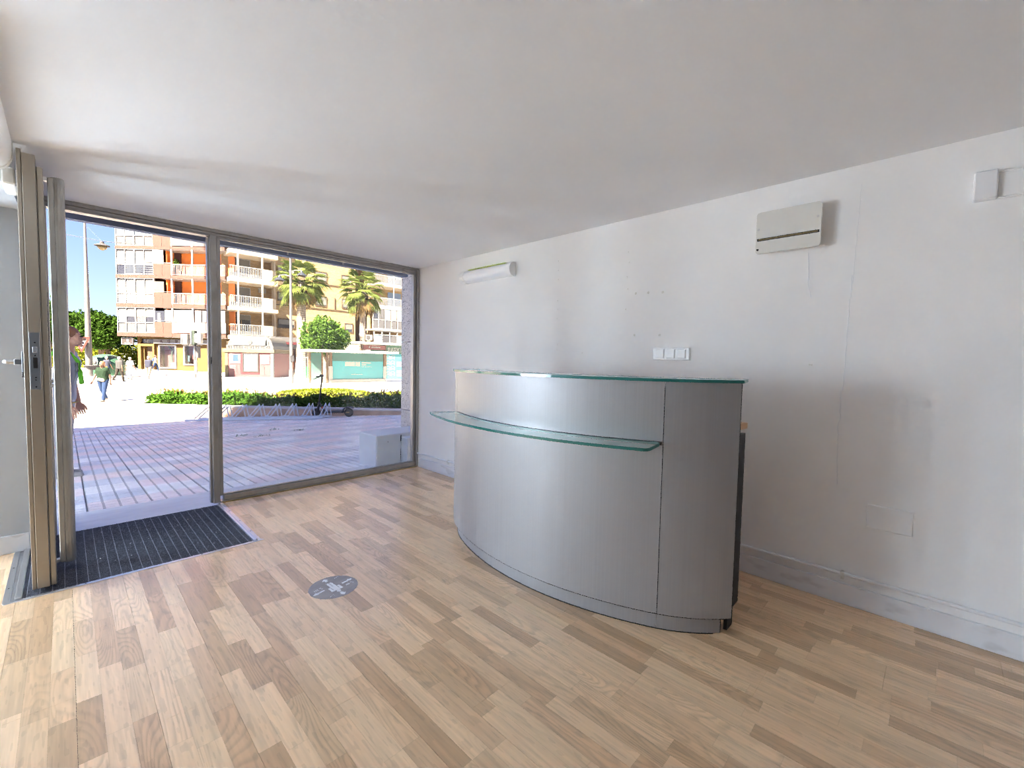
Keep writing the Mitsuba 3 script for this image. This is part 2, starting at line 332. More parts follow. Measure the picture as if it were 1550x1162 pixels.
add('wall_back', bx(XL - .1, XR + .1, YB - .15, YB, -.2, ZC), 'm_wall_low_bounce', kind='structure', label='slate grey back wall behind the camera, dark to cut bounce light')

# ------------------------------------------------------------------ shop window and door frame
w1 = thing('window_1', 'fixed shop window pane in a worn grey aluminium frame', kind='structure')
fy0, fy1 = 4.148, 4.205
add('header', cat([cbx(-.14, 2.745, fy0 - .012, fy1, 2.168, 2.195, .003), cbx(-.14, 2.745, fy0, fy1 - .015, 2.146, 2.168, .003), cbx(.866, 2.73, fy0 + .006, fy1 - .025, 2.124, 2.146, .003)]), 'm_aluminium', w1)
add('door_header_track', cat([cbx(-.14, .815, fy0 - .004, fy1 - .02, 2.134, 2.147, .003), cbx(-.14, .815, fy0 + .03, fy1 + .005, 2.133, 2.139, .002)]), 'm_aluminium', w1)
add('mullion', cat([cbx(.819, .864, fy0 - .006, fy1 + .012, 0, 2.147, .004), cbx(.864, .889, fy0 + .006, fy1, .052, 2.124, .003), cbx(.803, .819, fy0 + .022, fy1 + .01, 0, 2.13, .003)]), 'm_aluminium', w1)
add('door_stop', cbx(.8165, .8205, fy0 + .004, fy0 + .03, .0, 2.12, .001), 'm_alu_bright', w1)
add('strike_plate', bx(.8155, .8195, fy0 - .004, fy0 + .012, 1.13, 1.185), 'm_black', w1)
add('sill', cat([cbx(.889, 2.73, fy0 - .002, fy1, .012, .055, .004), cbx(.889, 2.73, fy0 + .012, fy1 - .01, .055, .064, .002), cbx(.866, 2.745, fy0 - .014, fy1, -.01, .012, .002)]), 'm_aluminium', w1)
add('floor_bead', cbx(.87, 2.73, fy0 - .026, fy0 - .013, -.003, .005, .001), 'm_brass', w1)
add('jamb', cat([cbx(2.690, 2.722, fy0 + .006, fy1, .055, 2.124, .003), cbx(2.722, 2.7485, fy0 - .02, fy1, .0, 2.175, .004)]), 'm_aluminium', w1)
pv = np.array([[.885, 4.178, .058], [2.695, 4.178, .058], [2.695, 4.178, 2.128], [.885, 4.178, 2.128]])
add('pane', trimesh.Trimesh(pv, [[0, 1, 2], [0, 2, 3]], process=False), 'm_pane', w1)
add('left_jamb', cbx(-.155, -.085, fy0 - .05, fy1, 0, 2.15, .004), 'm_aluminium', w1)
ol = add('outer_lintel', bx(-.172, XR, 4.21, 4.30, 2.165, 2.4), 'm_fascia', kind='structure', label='dark lintel and shutter guide above the shop front, outside')
add('shutter_guide', bx(.02, XR + .02, 4.40, 4.47, 2.138, 2.5), 'm_fascia', ol)
for x in (1.47, 2.0): add('guide_clip', cbx(x, x + .012, 4.385, 4.40, 2.150, 2.175, .002), 'm_alu_bright', ol)

w2 = thing('window_2', 'unseen shop window added further left to bring in more daylight', kind='structure')  # unseen window added to let more daylight into the room
for k in range(4): add('frame', rectframe(-3.55 + k * .6875, -3.55 + (k + 1) * .6875, .05, 2.12, 4.10, 4.16, .035), 'm_aluminium', w2)
for k in range(4):
    a_, b_ = -3.55 + k * .6875 + .03, -3.55 + (k + 1) * .6875 - .03
    add('pane', trimesh.Trimesh([(a_, 4.13, .08), (b_, 4.13, .08), (b_, 4.13, 2.09), (a_, 4.13, 2.09)], [[0, 1, 2], [0, 2, 3]], process=False), 'm_pane_clear', w2)

# ------------------------------------------------------------------ open glass door, leaf swung 90 degrees into the room
d1 = thing('door_1', 'open glass door with aluminium stiles swung into the room beside the mat', kind='structure')
LX0, LX1 = -.137, -.055            # leaf thickness with its lips
add('lock_stile', cat([cbx(-.122, -.0775, 3.165, 3.235, .016, 2.146, .002), cbx(-.139, -.1235, 3.172, 3.25, .014, 2.163, .002), cbx(-.0755, -.054, 3.178, 3.25, .014, 2.098, .003)]), 'm_alu_old', d1, label='worn bronze-toned lock stile seen edge-on')
add('hinge_stile', cat([cbx(-.135, -.06, 4.04, 4.115, .016, 2.12, .003)]), 'm_aluminium', d1)
add('top_rail', cbx(-.125, -.07, 3.24, 4.05, 2.05, 2.115, .003), 'm_aluminium', d1)
add('bottom_rail', cbx(-.125, -.07, 3.24, 4.05, .016, .10, .003), 'm_alu_bright', d1)
gv = np.array([[-.097, 3.23, .09], [-.097, 4.06, .09], [-.097, 4.06, 2.06], [-.097, 3.23, 2.06]])
add('pane', trimesh.Trimesh(gv, [[0, 1, 2], [0, 2, 3]], process=False), 'm_pane', d1)
lp = add('lock_plate', cbx(-.1185, -.0835, 3.1615, 3.168, 1.015, 1.295, .001), 'm_steel', d1, label='steel lock faceplate with latch and bolt')
add('latch_bolt', cbx(-.1085, -.0925, 3.152, 3.163, 1.195, 1.225, .002), 'm_alu_bright', lp)
add('deadbolt_slot', bx(-.1075, -.0925, 3.1606, 3.163, 1.12, 1.172), 'm_black', lp)
for z in (1.245, 1.182, 1.074, 1.062, 1.028): add('screw', cyl((-.1, 3.160, z), (-.1, 3.163, z), .0035, 8), 'm_black', lp)
add('lever_handle', cat([cbx(-.172, -.137, 3.195, 3.225, 1.135, 1.165, .003), tube([(-.165, 3.21, 1.15), (-.192, 3.212, 1.15), (-.2, 3.235, 1.15), (-.2, 3.32, 1.147)], [.011, .011, .011, .009], 10), cbx(-.147, -.137, 3.185, 3.235, 1.08, 1.20, .003)]), 'm_steel', d1, label='steel lever handle')
add('latch_keeper', cbx(-.146, -.139, 3.18, 3.20, 1.075, 1.10, .001), 'm_dark_grey', d1)
add('side_plate', cbx(-.0545, -.0525, 3.19, 3.235, 1.13, 1.50, .001), 'm_dark_grey', d1)
hb = add('pull_bar', cat([cbx(-.043, -.018, 3.385, 3.44, .05, 2.115, .004), xf(lathe([(0, .045), (.026, .045), (.027, .06), (.027, 2.11), (.026, 2.122), (0, 2.122)], 20), frame_mat((-.006, 3.413, 0), (1, 0, 0), (0, 1, 0), (0, 0, 1)))]), 'm_aluminium', d1, label='full-height aluminium pull bar')
add('bracket', cat([cbx(-.07, -.03, 3.40, 3.43, 2.098, 2.118, .002), cbx(-.07, -.03, 3.40, 3.43, .05, .066, .002)]), 'm_alu_bright', hb)
add('pull_bar_bolt', cat([cyl((-.058, 3.413, 1.02), (-.04, 3.413, 1.02), .008, 10), cyl((-.058, 3.413, 1.045), (-.04, 3.413, 1.045), .008, 10)]), 'm_steel', hb)
dc = thing('door_closer', 'small grey door closer box high up beside the open door leaf', 'door closer')
add('body', cbx(-.192, -.148, 3.24, 3.47, 2.005, 2.085, .006), 'm_cream_plastic', dc)
add('arm', cat([cbx(-.165, -.150, 3.47, 3.80, 2.06, 2.075, .003), cbx(-.149, -.1405, 3.26, 3.40, 2.0, 2.08, .002)]), 'm_alu_bright', dc)
# ------------------------------------------------------------------ entrance mat in its sunken frame
em = thing('entrance_mat', 'dark charcoal ribbed entrance mat sunk in an aluminium frame at the doorway', 'doormat')
add('mat', bx(-.20, .832, 3.125, 4.115, -.03, -.006), 'm_doormat', em)
ribs = [bx(x, x + .0035, 3.13, 4.11, -.0065, -.0045) for x in np.arange(-.16, .83, .044)]
add('rib', cat(ribs), 'm_mat_rib', em, kind='stuff')
add('front_edging', cat([cbx(-.232, .885, 3.104, 3.126, -.012, .0035, .0015)]), 'm_alu_bright', em)
rr = add('side_edging', cat([cbx(.832, .852, 3.126, 4.11, -.012, .007, .002), cbx(.852, .874, 3.122, 4.12, -.01, .003, .001), cbx(.846, .856, 3.126, 4.11, .0, .011, .002)]), 'm_alu_bright', em)
for y in (3.32, 3.58, 3.86): add('screw', cyl((.864, y, .002), (.864, y, .0042), .004, 8), 'm_dark_grey', rr)
r2 = add('side_edging', cat([cbx(-.236, -.212, 3.122, 3.885, -.012, .004, .001), cbx(-.196, -.172, 3.126, 3.885, -.012, .012, .002), cbx(-.212, -.196, 3.126, 3.885, -.012, -.002, .001)]), 'm_alu_bright', em)
for y in (3.3, 3.6): add('screw', cyl((-.224, y, .003), (-.224, y, .0052), .004, 8), 'm_dark_grey', r2)
for x in (.05, .55): add('screw', cyl((x, 3.115, .002), (x, 3.115, .0046), .004, 8), 'm_dark_grey', em)
deb = []
for k in range(26):
    x, y = rng.uniform(-.03, .8), rng.uniform(3.15, 4.05); s = rng.uniform(.0015, .004)
    deb.append(tr(xf(bx(-s, s, -s * .6, s * .6, 0, s * .5), rot(rng.uniform(0, 180))), x, y, -.0043))
add('mat_crumbs', cat(deb), 'm_white_paint', kind='stuff', label='pale crumbs scattered on the dark entrance mat')
add('front_step', cat([bx(-.3, XR + .12, 4.12, 4.72, -.25, -.045)]), 'm_threshold', kind='structure', label='pale stone threshold slab outside the doorway')

# ------------------------------------------------------------------ reception counter
rc = thing('reception_counter', 'curved silver reception counter with two glass shelves beside the right wall', 'reception counter')
CX_, CY_, RO = 3.365, 1.565, 1.70
ZP, ZT = .086, 1.124                                       # top of the plinth, top of the panels
def arc(r, a0, a1, n=40, c=(CX_, CY_)):
    t = np.linspace(a0, a1, n); return np.c_[c[0] - r * np.cos(t), c[1] + r * np.sin(t)]
A = math.asin(.72 / RO)                                   # half angle of the front panel
def endcurve(sgn, off=0.0, n=10):                           # end panels: tighter curve from the seam
    p0 = np.array([CX_ - RO * math.cos(A), sgn * RO * math.sin(A)]); h = A; out = [p0]; L = .322
    for k in range(n):
        h += .046
        out.append(out[-1] + np.array([math.sin(h), sgn * math.cos(h)]) * L / n)
    out = np.array(out)
    d = np.gradient(out, axis=0); nrm = np.c_[-sgn * d[:, 1], sgn * d[:, 0]]; nrm /= np.linalg.norm(nrm, axis=1, keepdims=True)
    nrm *= np.sign((nrm @ np.array([-1.0, 0])))[:, None]
    out = out + nrm * off; out[:, 1] += CY_
    return out
def band(outer, inner): return Polygon(np.vstack([outer, inner[::-1]]))
gap = .0016
fp = band(arc(RO, -A + gap, A - gap), arc(RO - .02, -A + gap, A - gap))
add('front_panel', prism(fp, ZP, .846), 'm_silver', rc, smooth=25)
add('front_panel', prism(fp, .849, ZT), 'm_silver', rc, smooth=25)
for s in (-1, 1):
    o, i_ = endcurve(s), endcurve(s, -.02)
    ep = add('end_panel', prism(band(o[0:] if s else o, i_), ZP, ZT), 'm_silver', rc, smooth=25)
    t_ = o[-1] - o[-2]; t_ /= np.linalg.norm(t_)
    add('edge_strip', prism(Polygon([o[-1], o[-1] + t_ * .003, i_[-1] + t_ * .003, i_[-1]]), ZP, ZT), 'm_black_edge', ep)
    pl_o, pl_i = endcurve(s, -.03)[:-1], endcurve(s, -.05)[:-1]
    pe = add('plinth_end', prism(band(pl_o, pl_i), .004, ZP), 'm_silver', rc, smooth=25)
    t_ = pl_o[-1] - pl_o[-2]; t_ /= np.linalg.norm(t_)
    add('edge_strip', prism(Polygon([pl_o[-1], pl_o[-1] + t_ * .004, pl_i[-1] + t_ * .004, pl_i[-1]]), .004, ZP), 'm_black_edge', pe)
add('plinth', prism(band(arc(RO - .030, -A + gap, A - gap), arc(RO - .05, -A + gap, A - gap)), .004, ZP), 'm_silver', rc, smooth=25)
full_o = np.vstack([endcurve(-1)[::-1], arc(RO, -A, A)[1:-1], endcurve(1)])
def offcurve(d):
    return np.vstack([endcurve(-1, d)[::-1], arc(RO + d, -A, A)[1:-1], endcurve(1, d)])
add('recess_shade_strip', prism(band(offcurve(-.0012)[1:-1], offcurve(-.019)[1:-1]), ZP - .0035, ZP), 'm_black_edge', rc)  # black strip standing in for the shade line above the recessed plinth
add('inner_carcass', prism(band(offcurve(-.0205)[2:-2], offcurve(-.034)[2:-2]), .10, 1.10), 'm_black_edge', rc)
add('plinth_base', prism(band(offcurve(-.028)[2:-3], offcurve(-.052)[2:-3]), 0, .004), 'm_black_edge', rc)
# upper glass ledge
go = offcurve(.016)
e0, e1 = go[0], go[-1]
ledge = Polygon(np.vstack([go, [(e1[0] + .20, e1[1] - .01)], offcurve(-.24)[-8:7:-1] if False else offcurve(-.235)[::-1][9:-9], [(e0[0] + .215, e0[1] + .045)]]))
ledge = ledge.buffer(0)
gt = add('glass_ledge', prism(ledge.buffer(-.002), 1.1255, 1.1375), 'm_glass_tint', rc, label='clear greenish glass top ledge')
rim = LineString(list(ledge.exterior.coords))
add('polished_edge', prism(ledge.difference(ledge.buffer(-.0028)), 1.1250, 1.1380), 'm_teal_edge', gt)
# lower glass shelf
sh_out = arc(RO + .185, -A * .93, A * 1.02)
sh_in = arc(RO + .0025, -A + .004, A + .006)
sh = Polygon(np.vstack([sh_out, sh_in[::-1]])).buffer(-.03).buffer(.03)
gs = add('glass_shelf', prism(sh.buffer(-.002), .847, .8585), 'm_glass_tint', rc, label='curved glass shelf across the front panel')
add('polished_edge', prism(sh.difference(sh.buffer(-.003)), .8465, .859), 'm_teal_edge', gs)
add('shelf_joint', prism(band(arc(RO + .0035, -A + .004, A - .002), arc(RO - .004, -A + .004, A - .002)), .8455, .8605), 'm_black_edge', rc)
# carcass behind the end panel: black gables and the staff work surface
for y_, x_ in ((.617, 2.06), (2 * CY_ - .617 - .018, 2.06)):
    add('gable', cbx(x_, 2.175, y_, y_ + .018, .10, .893, .001), 'm_black_edge', rc)
    add('plinth_gable', cbx(x_ + .01, 2.14, y_ + .01, y_ + .026, .0, .10, .001), 'm_black_edge', rc)
ws_in = offcurve(-.036)[2:-2]
ws = Polygon(np.vstack([ws_in, [(2.335, 2 * CY_ - .656), (2.335, .656)]])).buffer(0)
add('work_surface', prism(ws, .894, .922), 'm_light_wood', rc)

# ------------------------------------------------------------------ things on the right wall
sw = thing('light_switch', 'white triple light switch plate on the wall above the counter', 'light switch')
add('plate', cbx(XR - .014, XR + .004, 1.119, 1.367, 1.226, 1.309, .006), 'm_white_plastic', sw)
for k in range(3):
    y = 1.142 + k * .0715
    add('rocker', xf(cbx(XR - .021, XR - .012, y, y + .060, 1.238, 1.299, .004), rot(2.5, (0, 1, 0), (XR - .014, y, 1.268))), 'm_white_plastic', sw)
# distribution box
fb = thing('fuse_box', 'off-white wall-mounted fuse box with a dark slot across its cover', 'fuse box')
add('back_box', cbx(XR - .058, XR + .004, .482, .735, 1.832, 2.018, .006), 'm_cream_plastic', fb)
lid = prism(sbox(.458, 1.815, .754, 2.036).buffer(-.014).buffer(.014, join_style=1), 0, .018)
lid.apply_transform(frame_mat((XR - .058, 0, 0), (0, 1, 0), (0, 0, 1), (-1, 0, 0)) @ np.diag([1, 1, 1, 1]))
lid.invert() if lid.volume < 0 else None
fc = add('cover', lid, 'm_cream_plastic', fb)
add('slot', cat([bx(XR - .0775, XR - .0755, .464, .748, 1.8815, 1.895)]), 'm_black', fc)
add('breaker_row', cat([bx(XR - .0785, XR - .0765, .470, .742, 1.886, 1.8885), bx(XR - .0785, XR - .0765, .470, .742, 1.891, 1.892)]), 'm_brass', fc)
for y, z in ((.742, 1.945), (.472, 1.962)): add('screw', cyl((XR - .0785, y, z), (XR - .075, y, z), .006, 10), 'm_steel', fc)
add('screw_hole', cyl((XR - .0775, .744, 1.836), (XR - .075, .744, 1.836), .006, 10), 'm_black', fc)
# tube lamp
wl = thing('wall_lamp', 'white wall lamp with a rounded diffuser below the ceiling over the counter', 'wall lamp')
def half_round(y0, y1, z0, z1, dpt, n=12):
    t = np.linspace(-math.pi / 2, math.pi / 2, n); zc, h = (z0 + z1) / 2, (z1 - z0) / 2
    P = [(0, z0), *[(dpt * math.cos(a) ** .7, zc + h * math.sin(a)) for a in t], (0, z1)]
    m = prism(Polygon(P).buffer(0), 0, y1 - y0)
    m.apply_transform(frame_mat((XR, y0, 0), (-1, 0, 0), (0, 0, 1), (0, 1, 0))); trimesh.repair.fix_normals(m); return m
add('diffuser', half_round(2.72, 3.29, 1.938, 2.056, .075), 'm_lamp_diffuser', wl, smooth=40)
add('end_cap', half_round(2.664, 2.72, 1.933, 2.06, .08), 'm_white_plastic', wl, smooth=40)
add('end_cap', half_round(3.29, 3.348, 1.933, 2.06, .08), 'm_white_plastic', wl, smooth=40)
add('trim_line', cbx(XR - .05, XR - .004, 2.75, 3.25, 2.055, 2.0605, .001), 'm_yellow_strip', wl, label='yellow-green strip along the top')
# trunking at the right edge of the picture
ct = thing('cable_trunking', 'wide flat cable trunking ending in a white box high on the right wall', 'trunking')
add('end_box', cbx(XR - .042, XR + .002, -.139, -.068, 1.917, 2.036, .005), 'm_white_paint', ct, label='white end box')
add('duct', cbx(XR - .016, XR + .002, -2.6, -.139, 1.922, 2.024, .003), 'm_wall', ct)
add('duct_lip', cat([cbx(XR - .021, XR - .012, -2.6, -.139, 1.914, 1.922, .002), cbx(XR - .02, XR - .012, -2.6, -.139, 2.024, 2.03, .002)]), 'm_wall', ct)
# conduit above the baseboard
pp = thing('conduit_pipe', 'thin white conduit pipe clipped to the right wall above the baseboard', 'pipe')
py = np.linspace(4.13, -3.8, 60)
add('pipe', tube([(XR - .013 - .002 * math.sin(y * 3), y, .153 + .004 * math.sin(y * 2.1 + .5) * (1 if y < .6 else .35)) for y in py], .0095, 10), 'm_white_paint', pp, smooth=True)
for y in (3.57, 2.3, .297, -1.2): add('clip', cat([cbx(XR - .027, XR + .002, y - .008, y + .008, .142, .170, .003), cbx(XR - .012, XR + .002, y - .008, y + .008, .125, .145, .002)]), 'm_cream_plastic', pp)
add('coupling', cyl((XR - .0135, 3.80, .1535), (XR - .0135, 3.74, .1535), .012, 12), 'm_white_plastic', pp)
# lamp at the left edge, under the ceiling
cl = thing('ceiling_lamp', 'tube lamp with a clear ribbed cover under the ceiling at the left edge', 'ceiling lamp')
def batten(x0, x1, y0, y1, z0, z1):
    t = np.linspace(0, math.pi, 14); xc, h = (x0 + x1) / 2, (x1 - x0) / 2
    P = [(x0, z1), *[(xc - h * math.cos(a), z1 - .03 - (z1 - .03 - z0) * math.sin(a) ** .8) for a in t], (x1, z1)]
    m = prism(Polygon(P).buffer(0), 0, y1 - y0); m.apply_transform(frame_mat((0, y0, 0), (1, 0, 0), (0, 0, 1), (0, 1, 0))); trimesh.repair.fix_normals(m); return m
add('diffuser', batten(-.262, -.152, 2.20, 3.20, 2.062, ZC), 'm_lamp_diffuser', cl, smooth=40)
add('end_cap', batten(-.266, -.148, 3.20, 3.225, 2.056, ZC), 'm_white_plastic', cl, smooth=40)
add('end_cap', batten(-.266, -.148, 2.175, 2.20, 2.056, ZC), 'm_white_plastic', cl, smooth=40)

# unseen fill lamps added to brighten the room, upright on the added window posts
mat('m_fill_lamp', (.8, .8, .8), .6)
for x_, lw_, lab in ((-.93, 1.2, 'added fill lamp on the right end post of the added shop window'), (-1.4875, 1.0, 'added fill lamp on the second post of the added shop window'), (-2.175, .95, 'added fill lamp on the middle post of the added shop window'),
                     (-2.8625, .7, 'added fill lamp on the fourth post of the added shop window'), (-3.44, .5, 'added fill lamp on the left end post of the added shop window')):
    wl2 = thing('wall_lamp', lab, 'wall lamp')
    def on_post(mesh): m_ = xf(tr(mesh, -XR, 0, 0), frame_mat((x_, 4.095, 0), (0, 1, 0), (0, 0, 1), (1, 0, 0))); trimesh.repair.fix_normals(m_); return m_
    scene[wl2 + '__diffuser'] = mikit.ply(on_post(half_round(.65, 1.6, -.06, .06, .075)), 'm_fill_lamp', 40, emitter={'type': 'area', 'radiance': rgb([FILL_LAMP * lw_ * c for c in FILL_TINT])})
    for a_ in (.595, 1.6): add('end_cap', on_post(half_round(a_, a_ + .055, -.063, .063, .08)), 'm_white_plastic', wl2, smooth=40)

# ------------------------------------------------------------------ round distance sticker on the floor
fs = thing('floor_sticker', 'round grey distancing sticker with white arrows and a figure on the floor', 'floor sticker')
SX, SY = .958, 2.212
add('disc', cat([tr(prism(Point(0, 0).buffer(.120, 48), .0002, .0008), SX, SY, 0)]), 'm_sticker', fs)
def on_floor(poly_or_mesh, z0=.0008, z1=.0012):
    return poly_or_mesh
def sarrow(x, y, ang, L, w=.011, hw=.026, hl=.024):
    p = Polygon([(-L / 2, -w / 2), (L / 2 - hl, -w / 2), (L / 2 - hl, -hw / 2), (L / 2, 0), (L / 2 - hl, hw / 2), (L / 2 - hl, w / 2), (-L / 2, w / 2)])
    return tr(xf(prism(p, .0009, .0014), rot(ang)), SX + x, SY + y, 0)
add('arrow', sarrow(.080, .012, 15, .066), 'm_sticker_white', fs)
add('arrow', sarrow(-.080, -.012, 195, .066), 'm_sticker_white', fs)
add('arrow', sarrow(-.006, .090, 95, .036, .014, .036, .02), 'm_sticker_white', fs)
add('arrow', sarrow(.008, -.092, 275, .036, .014, .036, .02), 'm_sticker_white', fs)
fig = unary_union([Point(0, -.056).buffer(.0105), sbox(-.0155, -.040, .0155, .006), sbox(-.0285, -.040, -.0205, -.002).buffer(.002), sbox(.0205, -.040, .0285, -.002).buffer(.002), sbox(-.030, -.042, .030, -.036).buffer(.002), sbox(-.0145, .0, -.002, .053), sbox(.002, .0, .0145, .053)])
add('figure', tr(xf(prism(fig, .0009, .0014), rot(5)), SX, SY, 0), 'm_sticker_white', fs)
for x, y, s, a, h in ((.074, -.014, '1 m', 195, .019), (-.072, .030, '1 m', 195, .019), (.050, .082, '1 m', 15, .011), (-.044, -.078, '1 m', 195, .011)):
    add('lettering', tr(xf(text(s, h, .0005), rot(a)), SX + x, SY + y, .0009), 'm_sticker_white', fs)

# ================================================================== OUTSIDE: the ground
def GZ(y): return float(np.interp(y, [4.72, 17.5], [-.06, -.74]))
Fh, Rh = np.array([.7164, .6977, 0]), np.array([.6977, -.7164, 0])          # the far street runs at about 45 degrees to the shop front
def S(u, d): q = u * Rh + d * Fh; return q[0], q[1]
def street(u=0, d=0, z=0):                      # frame: x along the far facade, y away from us, z up
    x, y = S(u, d); return frame_mat((x, y, z), Rh, Fh, (0, 0, 1))
TO = (np.array([[1, 0, 0, 0], [0, 1, 0, 0], [0, 0, 1, 0], [0, 0, 0, 1.0]]))
pav = add('pavement', trimesh.Trimesh([[-14, 4.7, -.085], [34, 4.7, -.085], [34, 17.5, -.765], [-14, 17.5, -.765], [-14, 21.0, -.768], [34, 21.0, -.768], [-14, 21.0, -1.2], [34, 21.0, -1.2]],
          [[0, 1, 2], [0, 2, 3], [3, 2, 5], [3, 5, 4], [4, 5, 7], [4, 7, 6]], process=False), 'm_kerb', kind='structure', label='sloping plaza pavement of square blue-grey, pink and white tiles')
tw = .4
def tile_mesh(pads):
    g = .0025
    base = bx(g, tw - g, g, tw - g, -.024, -.0015 if pads else .0)
    if not pads: return base
    out = [base]
    for a in range(4):
        for b in range(4):
            x0, x1, y0, y1 = a * .1 + .008, a * .1 + .092, b * .1 + .004, b * .1 + .096
            out.append(bx(x0, x1, y0, y1, -.002, .0035))
    return cat(out)
tile_ply = {c: mikit.ply(tile_mesh(True), 'm_tile_' + c) for c in ('blue', 'white', 'pink')}
tile_flat = {c: mikit.ply(tile_mesh(False), 'm_tile_' + c) for c in ('blue', 'white', 'pink')}
tilt = math.degrees(math.atan2(-.68, 12.78))
def tile_color(i, j):
    if j % 2 == 0:
        k = (i + (j // 2) * 2) % 3
        return 'white' if k == 0 else 'pink'
    return 'blue' if rng.random() < .86 else ('white' if rng.random() < .5 else 'pink')
cells = []
for i in range(-14, 60):
    for j in range(0, 40):
        x, y = -.3 + i * tw, 4.722 + j * tw
        if x < -5 or y > 20.6: continue
        c = tile_color(i, j)
        vis = (x > -.55 + (y - 4.7) * .0 - .1) and (x + .4 > -.5) and (x < .65 + 2.1 * (y / 4.15) * 1.0 + .4)
        cells.append((x * x + y * y if vis else 1e6 + x * x + y * y, x, y, c))
cells.sort()
rest = []
for n_, (d2, x, y, c) in enumerate(cells):
    M = T().translate([x, y, GZ(y)]).rotate([1, 0, 0], tilt if y < 17.4 else 0)
    if n_ < 300 and d2 < 1e6:
        add('tile', {**(tile_ply if y < 9.5 else tile_flat)[c], 'to_world': M}, None, pav)
    else:
        m = xf(bx(.003, tw - .003, .003, tw - .003, -.02, 0), np.array(M.matrix, float)); rest.append((m, c))
col = dict(blue=(.69, .69, .715), white=(.87, .86, .83), pink=(.84, .745, .715))
rm = cat([m for m, c in rest]); rc_ = np.vstack([np.tile(np.array(col[c]) * rng.uniform(.88, 1.1), (len(m.vertices), 1)) for m, c in rest])
add('outer_tiles', rm, 'm_tile_vertex', pav, kind='stuff', color=rc_)
weeds = []
for x, y in [(3.06, 9.9), (3.3, 9.3), (2.3, 9.3), (2.5, 8.9)]:
    for k in range(14):
        a = rng.uniform(0, 6.28); l = rng.uniform(.02, .06)
        p = np.array([x + rng.normal(0, .07), y + rng.normal(0, .02), GZ(y)])
        weeds.append(trimesh.Trimesh([p + (-.006, 0, 0), p + (.006, 0, 0), p + (math.cos(a) * l * .6, math.sin(a) * l * .6, l)], [[0, 1, 2]], process=False))
add('pavement_weeds', cat(weeds), 'm_leaf_hedge', kind='stuff', label='tiny weeds growing in the joints of the plaza tiles')
rd = add('road', bx(-60, 90, 20.9, 140, -1.3, -.762), 'm_road', kind='structure', label='sunlit street with a zebra crossing beyond the plaza')
for k in range(15):
    add('crossing_stripe', xf(bx(-2.7, 2.5, -.26, .26, -.765, -.755), street(-14.5 - k * .98, 17.7 + k * 1.05)), 'm_road_white', rd)
add('plaza_floor', xf(prism(Polygon([(U0_ := -11.2, 19.0), (-19.5, 26.5), (-24.3, 32.5), (-27.2, 36.3), (-29.5, 60), (22, 60), (22, 19.0)]), -.9, -.742), street()), 'm_road_white', kind='structure', label='pale sunlit plaza paving between the planter and the kiosk')
# pavement along the far corner building, its top sloping
u0, u1 = -46, -27
sw_ = trimesh.convex.convex_hull(np.array([(u0, 40.5, -.75), (u1, 40.5, -.75), (u0, 60, -.75), (u1, 60, -.75), (u0, 40.5, -.68), (u0, 43.4, -.40), (u0, 60, -.40), (u1, 40.5, -.72), (u1, 43.4, -.66), (u1, 60, -.66), (-37, 43.4, -.40), (-37, 60, -.40)]))
add('far_sidewalk', xf(sw_, street()), 'm_sidewalk', kind='structure', label='paved sidewalk in front of the yellow corner shop')

# ------------------------------------------------------------------ this building (its upper floors shade the plaza) and the granite pillar
own = add('building_front', cat([bx(-1.9, 38, -14, 4.28, 2.42, 12.5), bx(-34, -1.9, -14, 4.28, 2.42, 19)]), 'm_cream_wall', kind='structure', label='upper floors of the building that houses the shop')
add('ground_floor', cat([bx(-34, -4.0, -14, 4.28, -1, 2.42), bx(3.1, 38, -14, 4.28, -1, 2.42)]), 'm_granite', own)
gp = thing('granite_pillar', 'speckled grey granite pillar outside the shop window at its right end', 'pillar')
px0, px1, py0, py1 = 3.18, 3.8, 4.955, 5.2
for z0, z1 in ((-.12, .52), (.526, 1.425), (1.431, 2.42)):
    add('granite_slab', cbx(px0, px1, py0, py1, z0, z1, .003), 'm_granite', gp)
wb = thing('rendered_ledge', 'low white rendered ledge in front of the granite pillar, outside the window', 'ledge')
add('block', cbx(2.455, 3.5, 4.53, 4.95, -.1, .322, .012), 'm_white_render', wb)
add('block_end', cbx(2.775, 3.3, 4.40, 4.54, -.1, .28, .01), 'm_white_render', wb)
add('crack', tube([(2.772, 4.529, .30), (2.768, 4.527, .26), (2.771, 4.5275, .22)], .006, 5), 'm_black', wb)
add('crack', tube([(2.772, 4.529, .13), (2.766, 4.527, .06), (2.77, 4.5275, .0)], .002, 5), 'm_black', wb)
add('stain', ball(.006, 1, (1, .3, .7), (2.60, 4.529, .235)), 'm_black', wb)

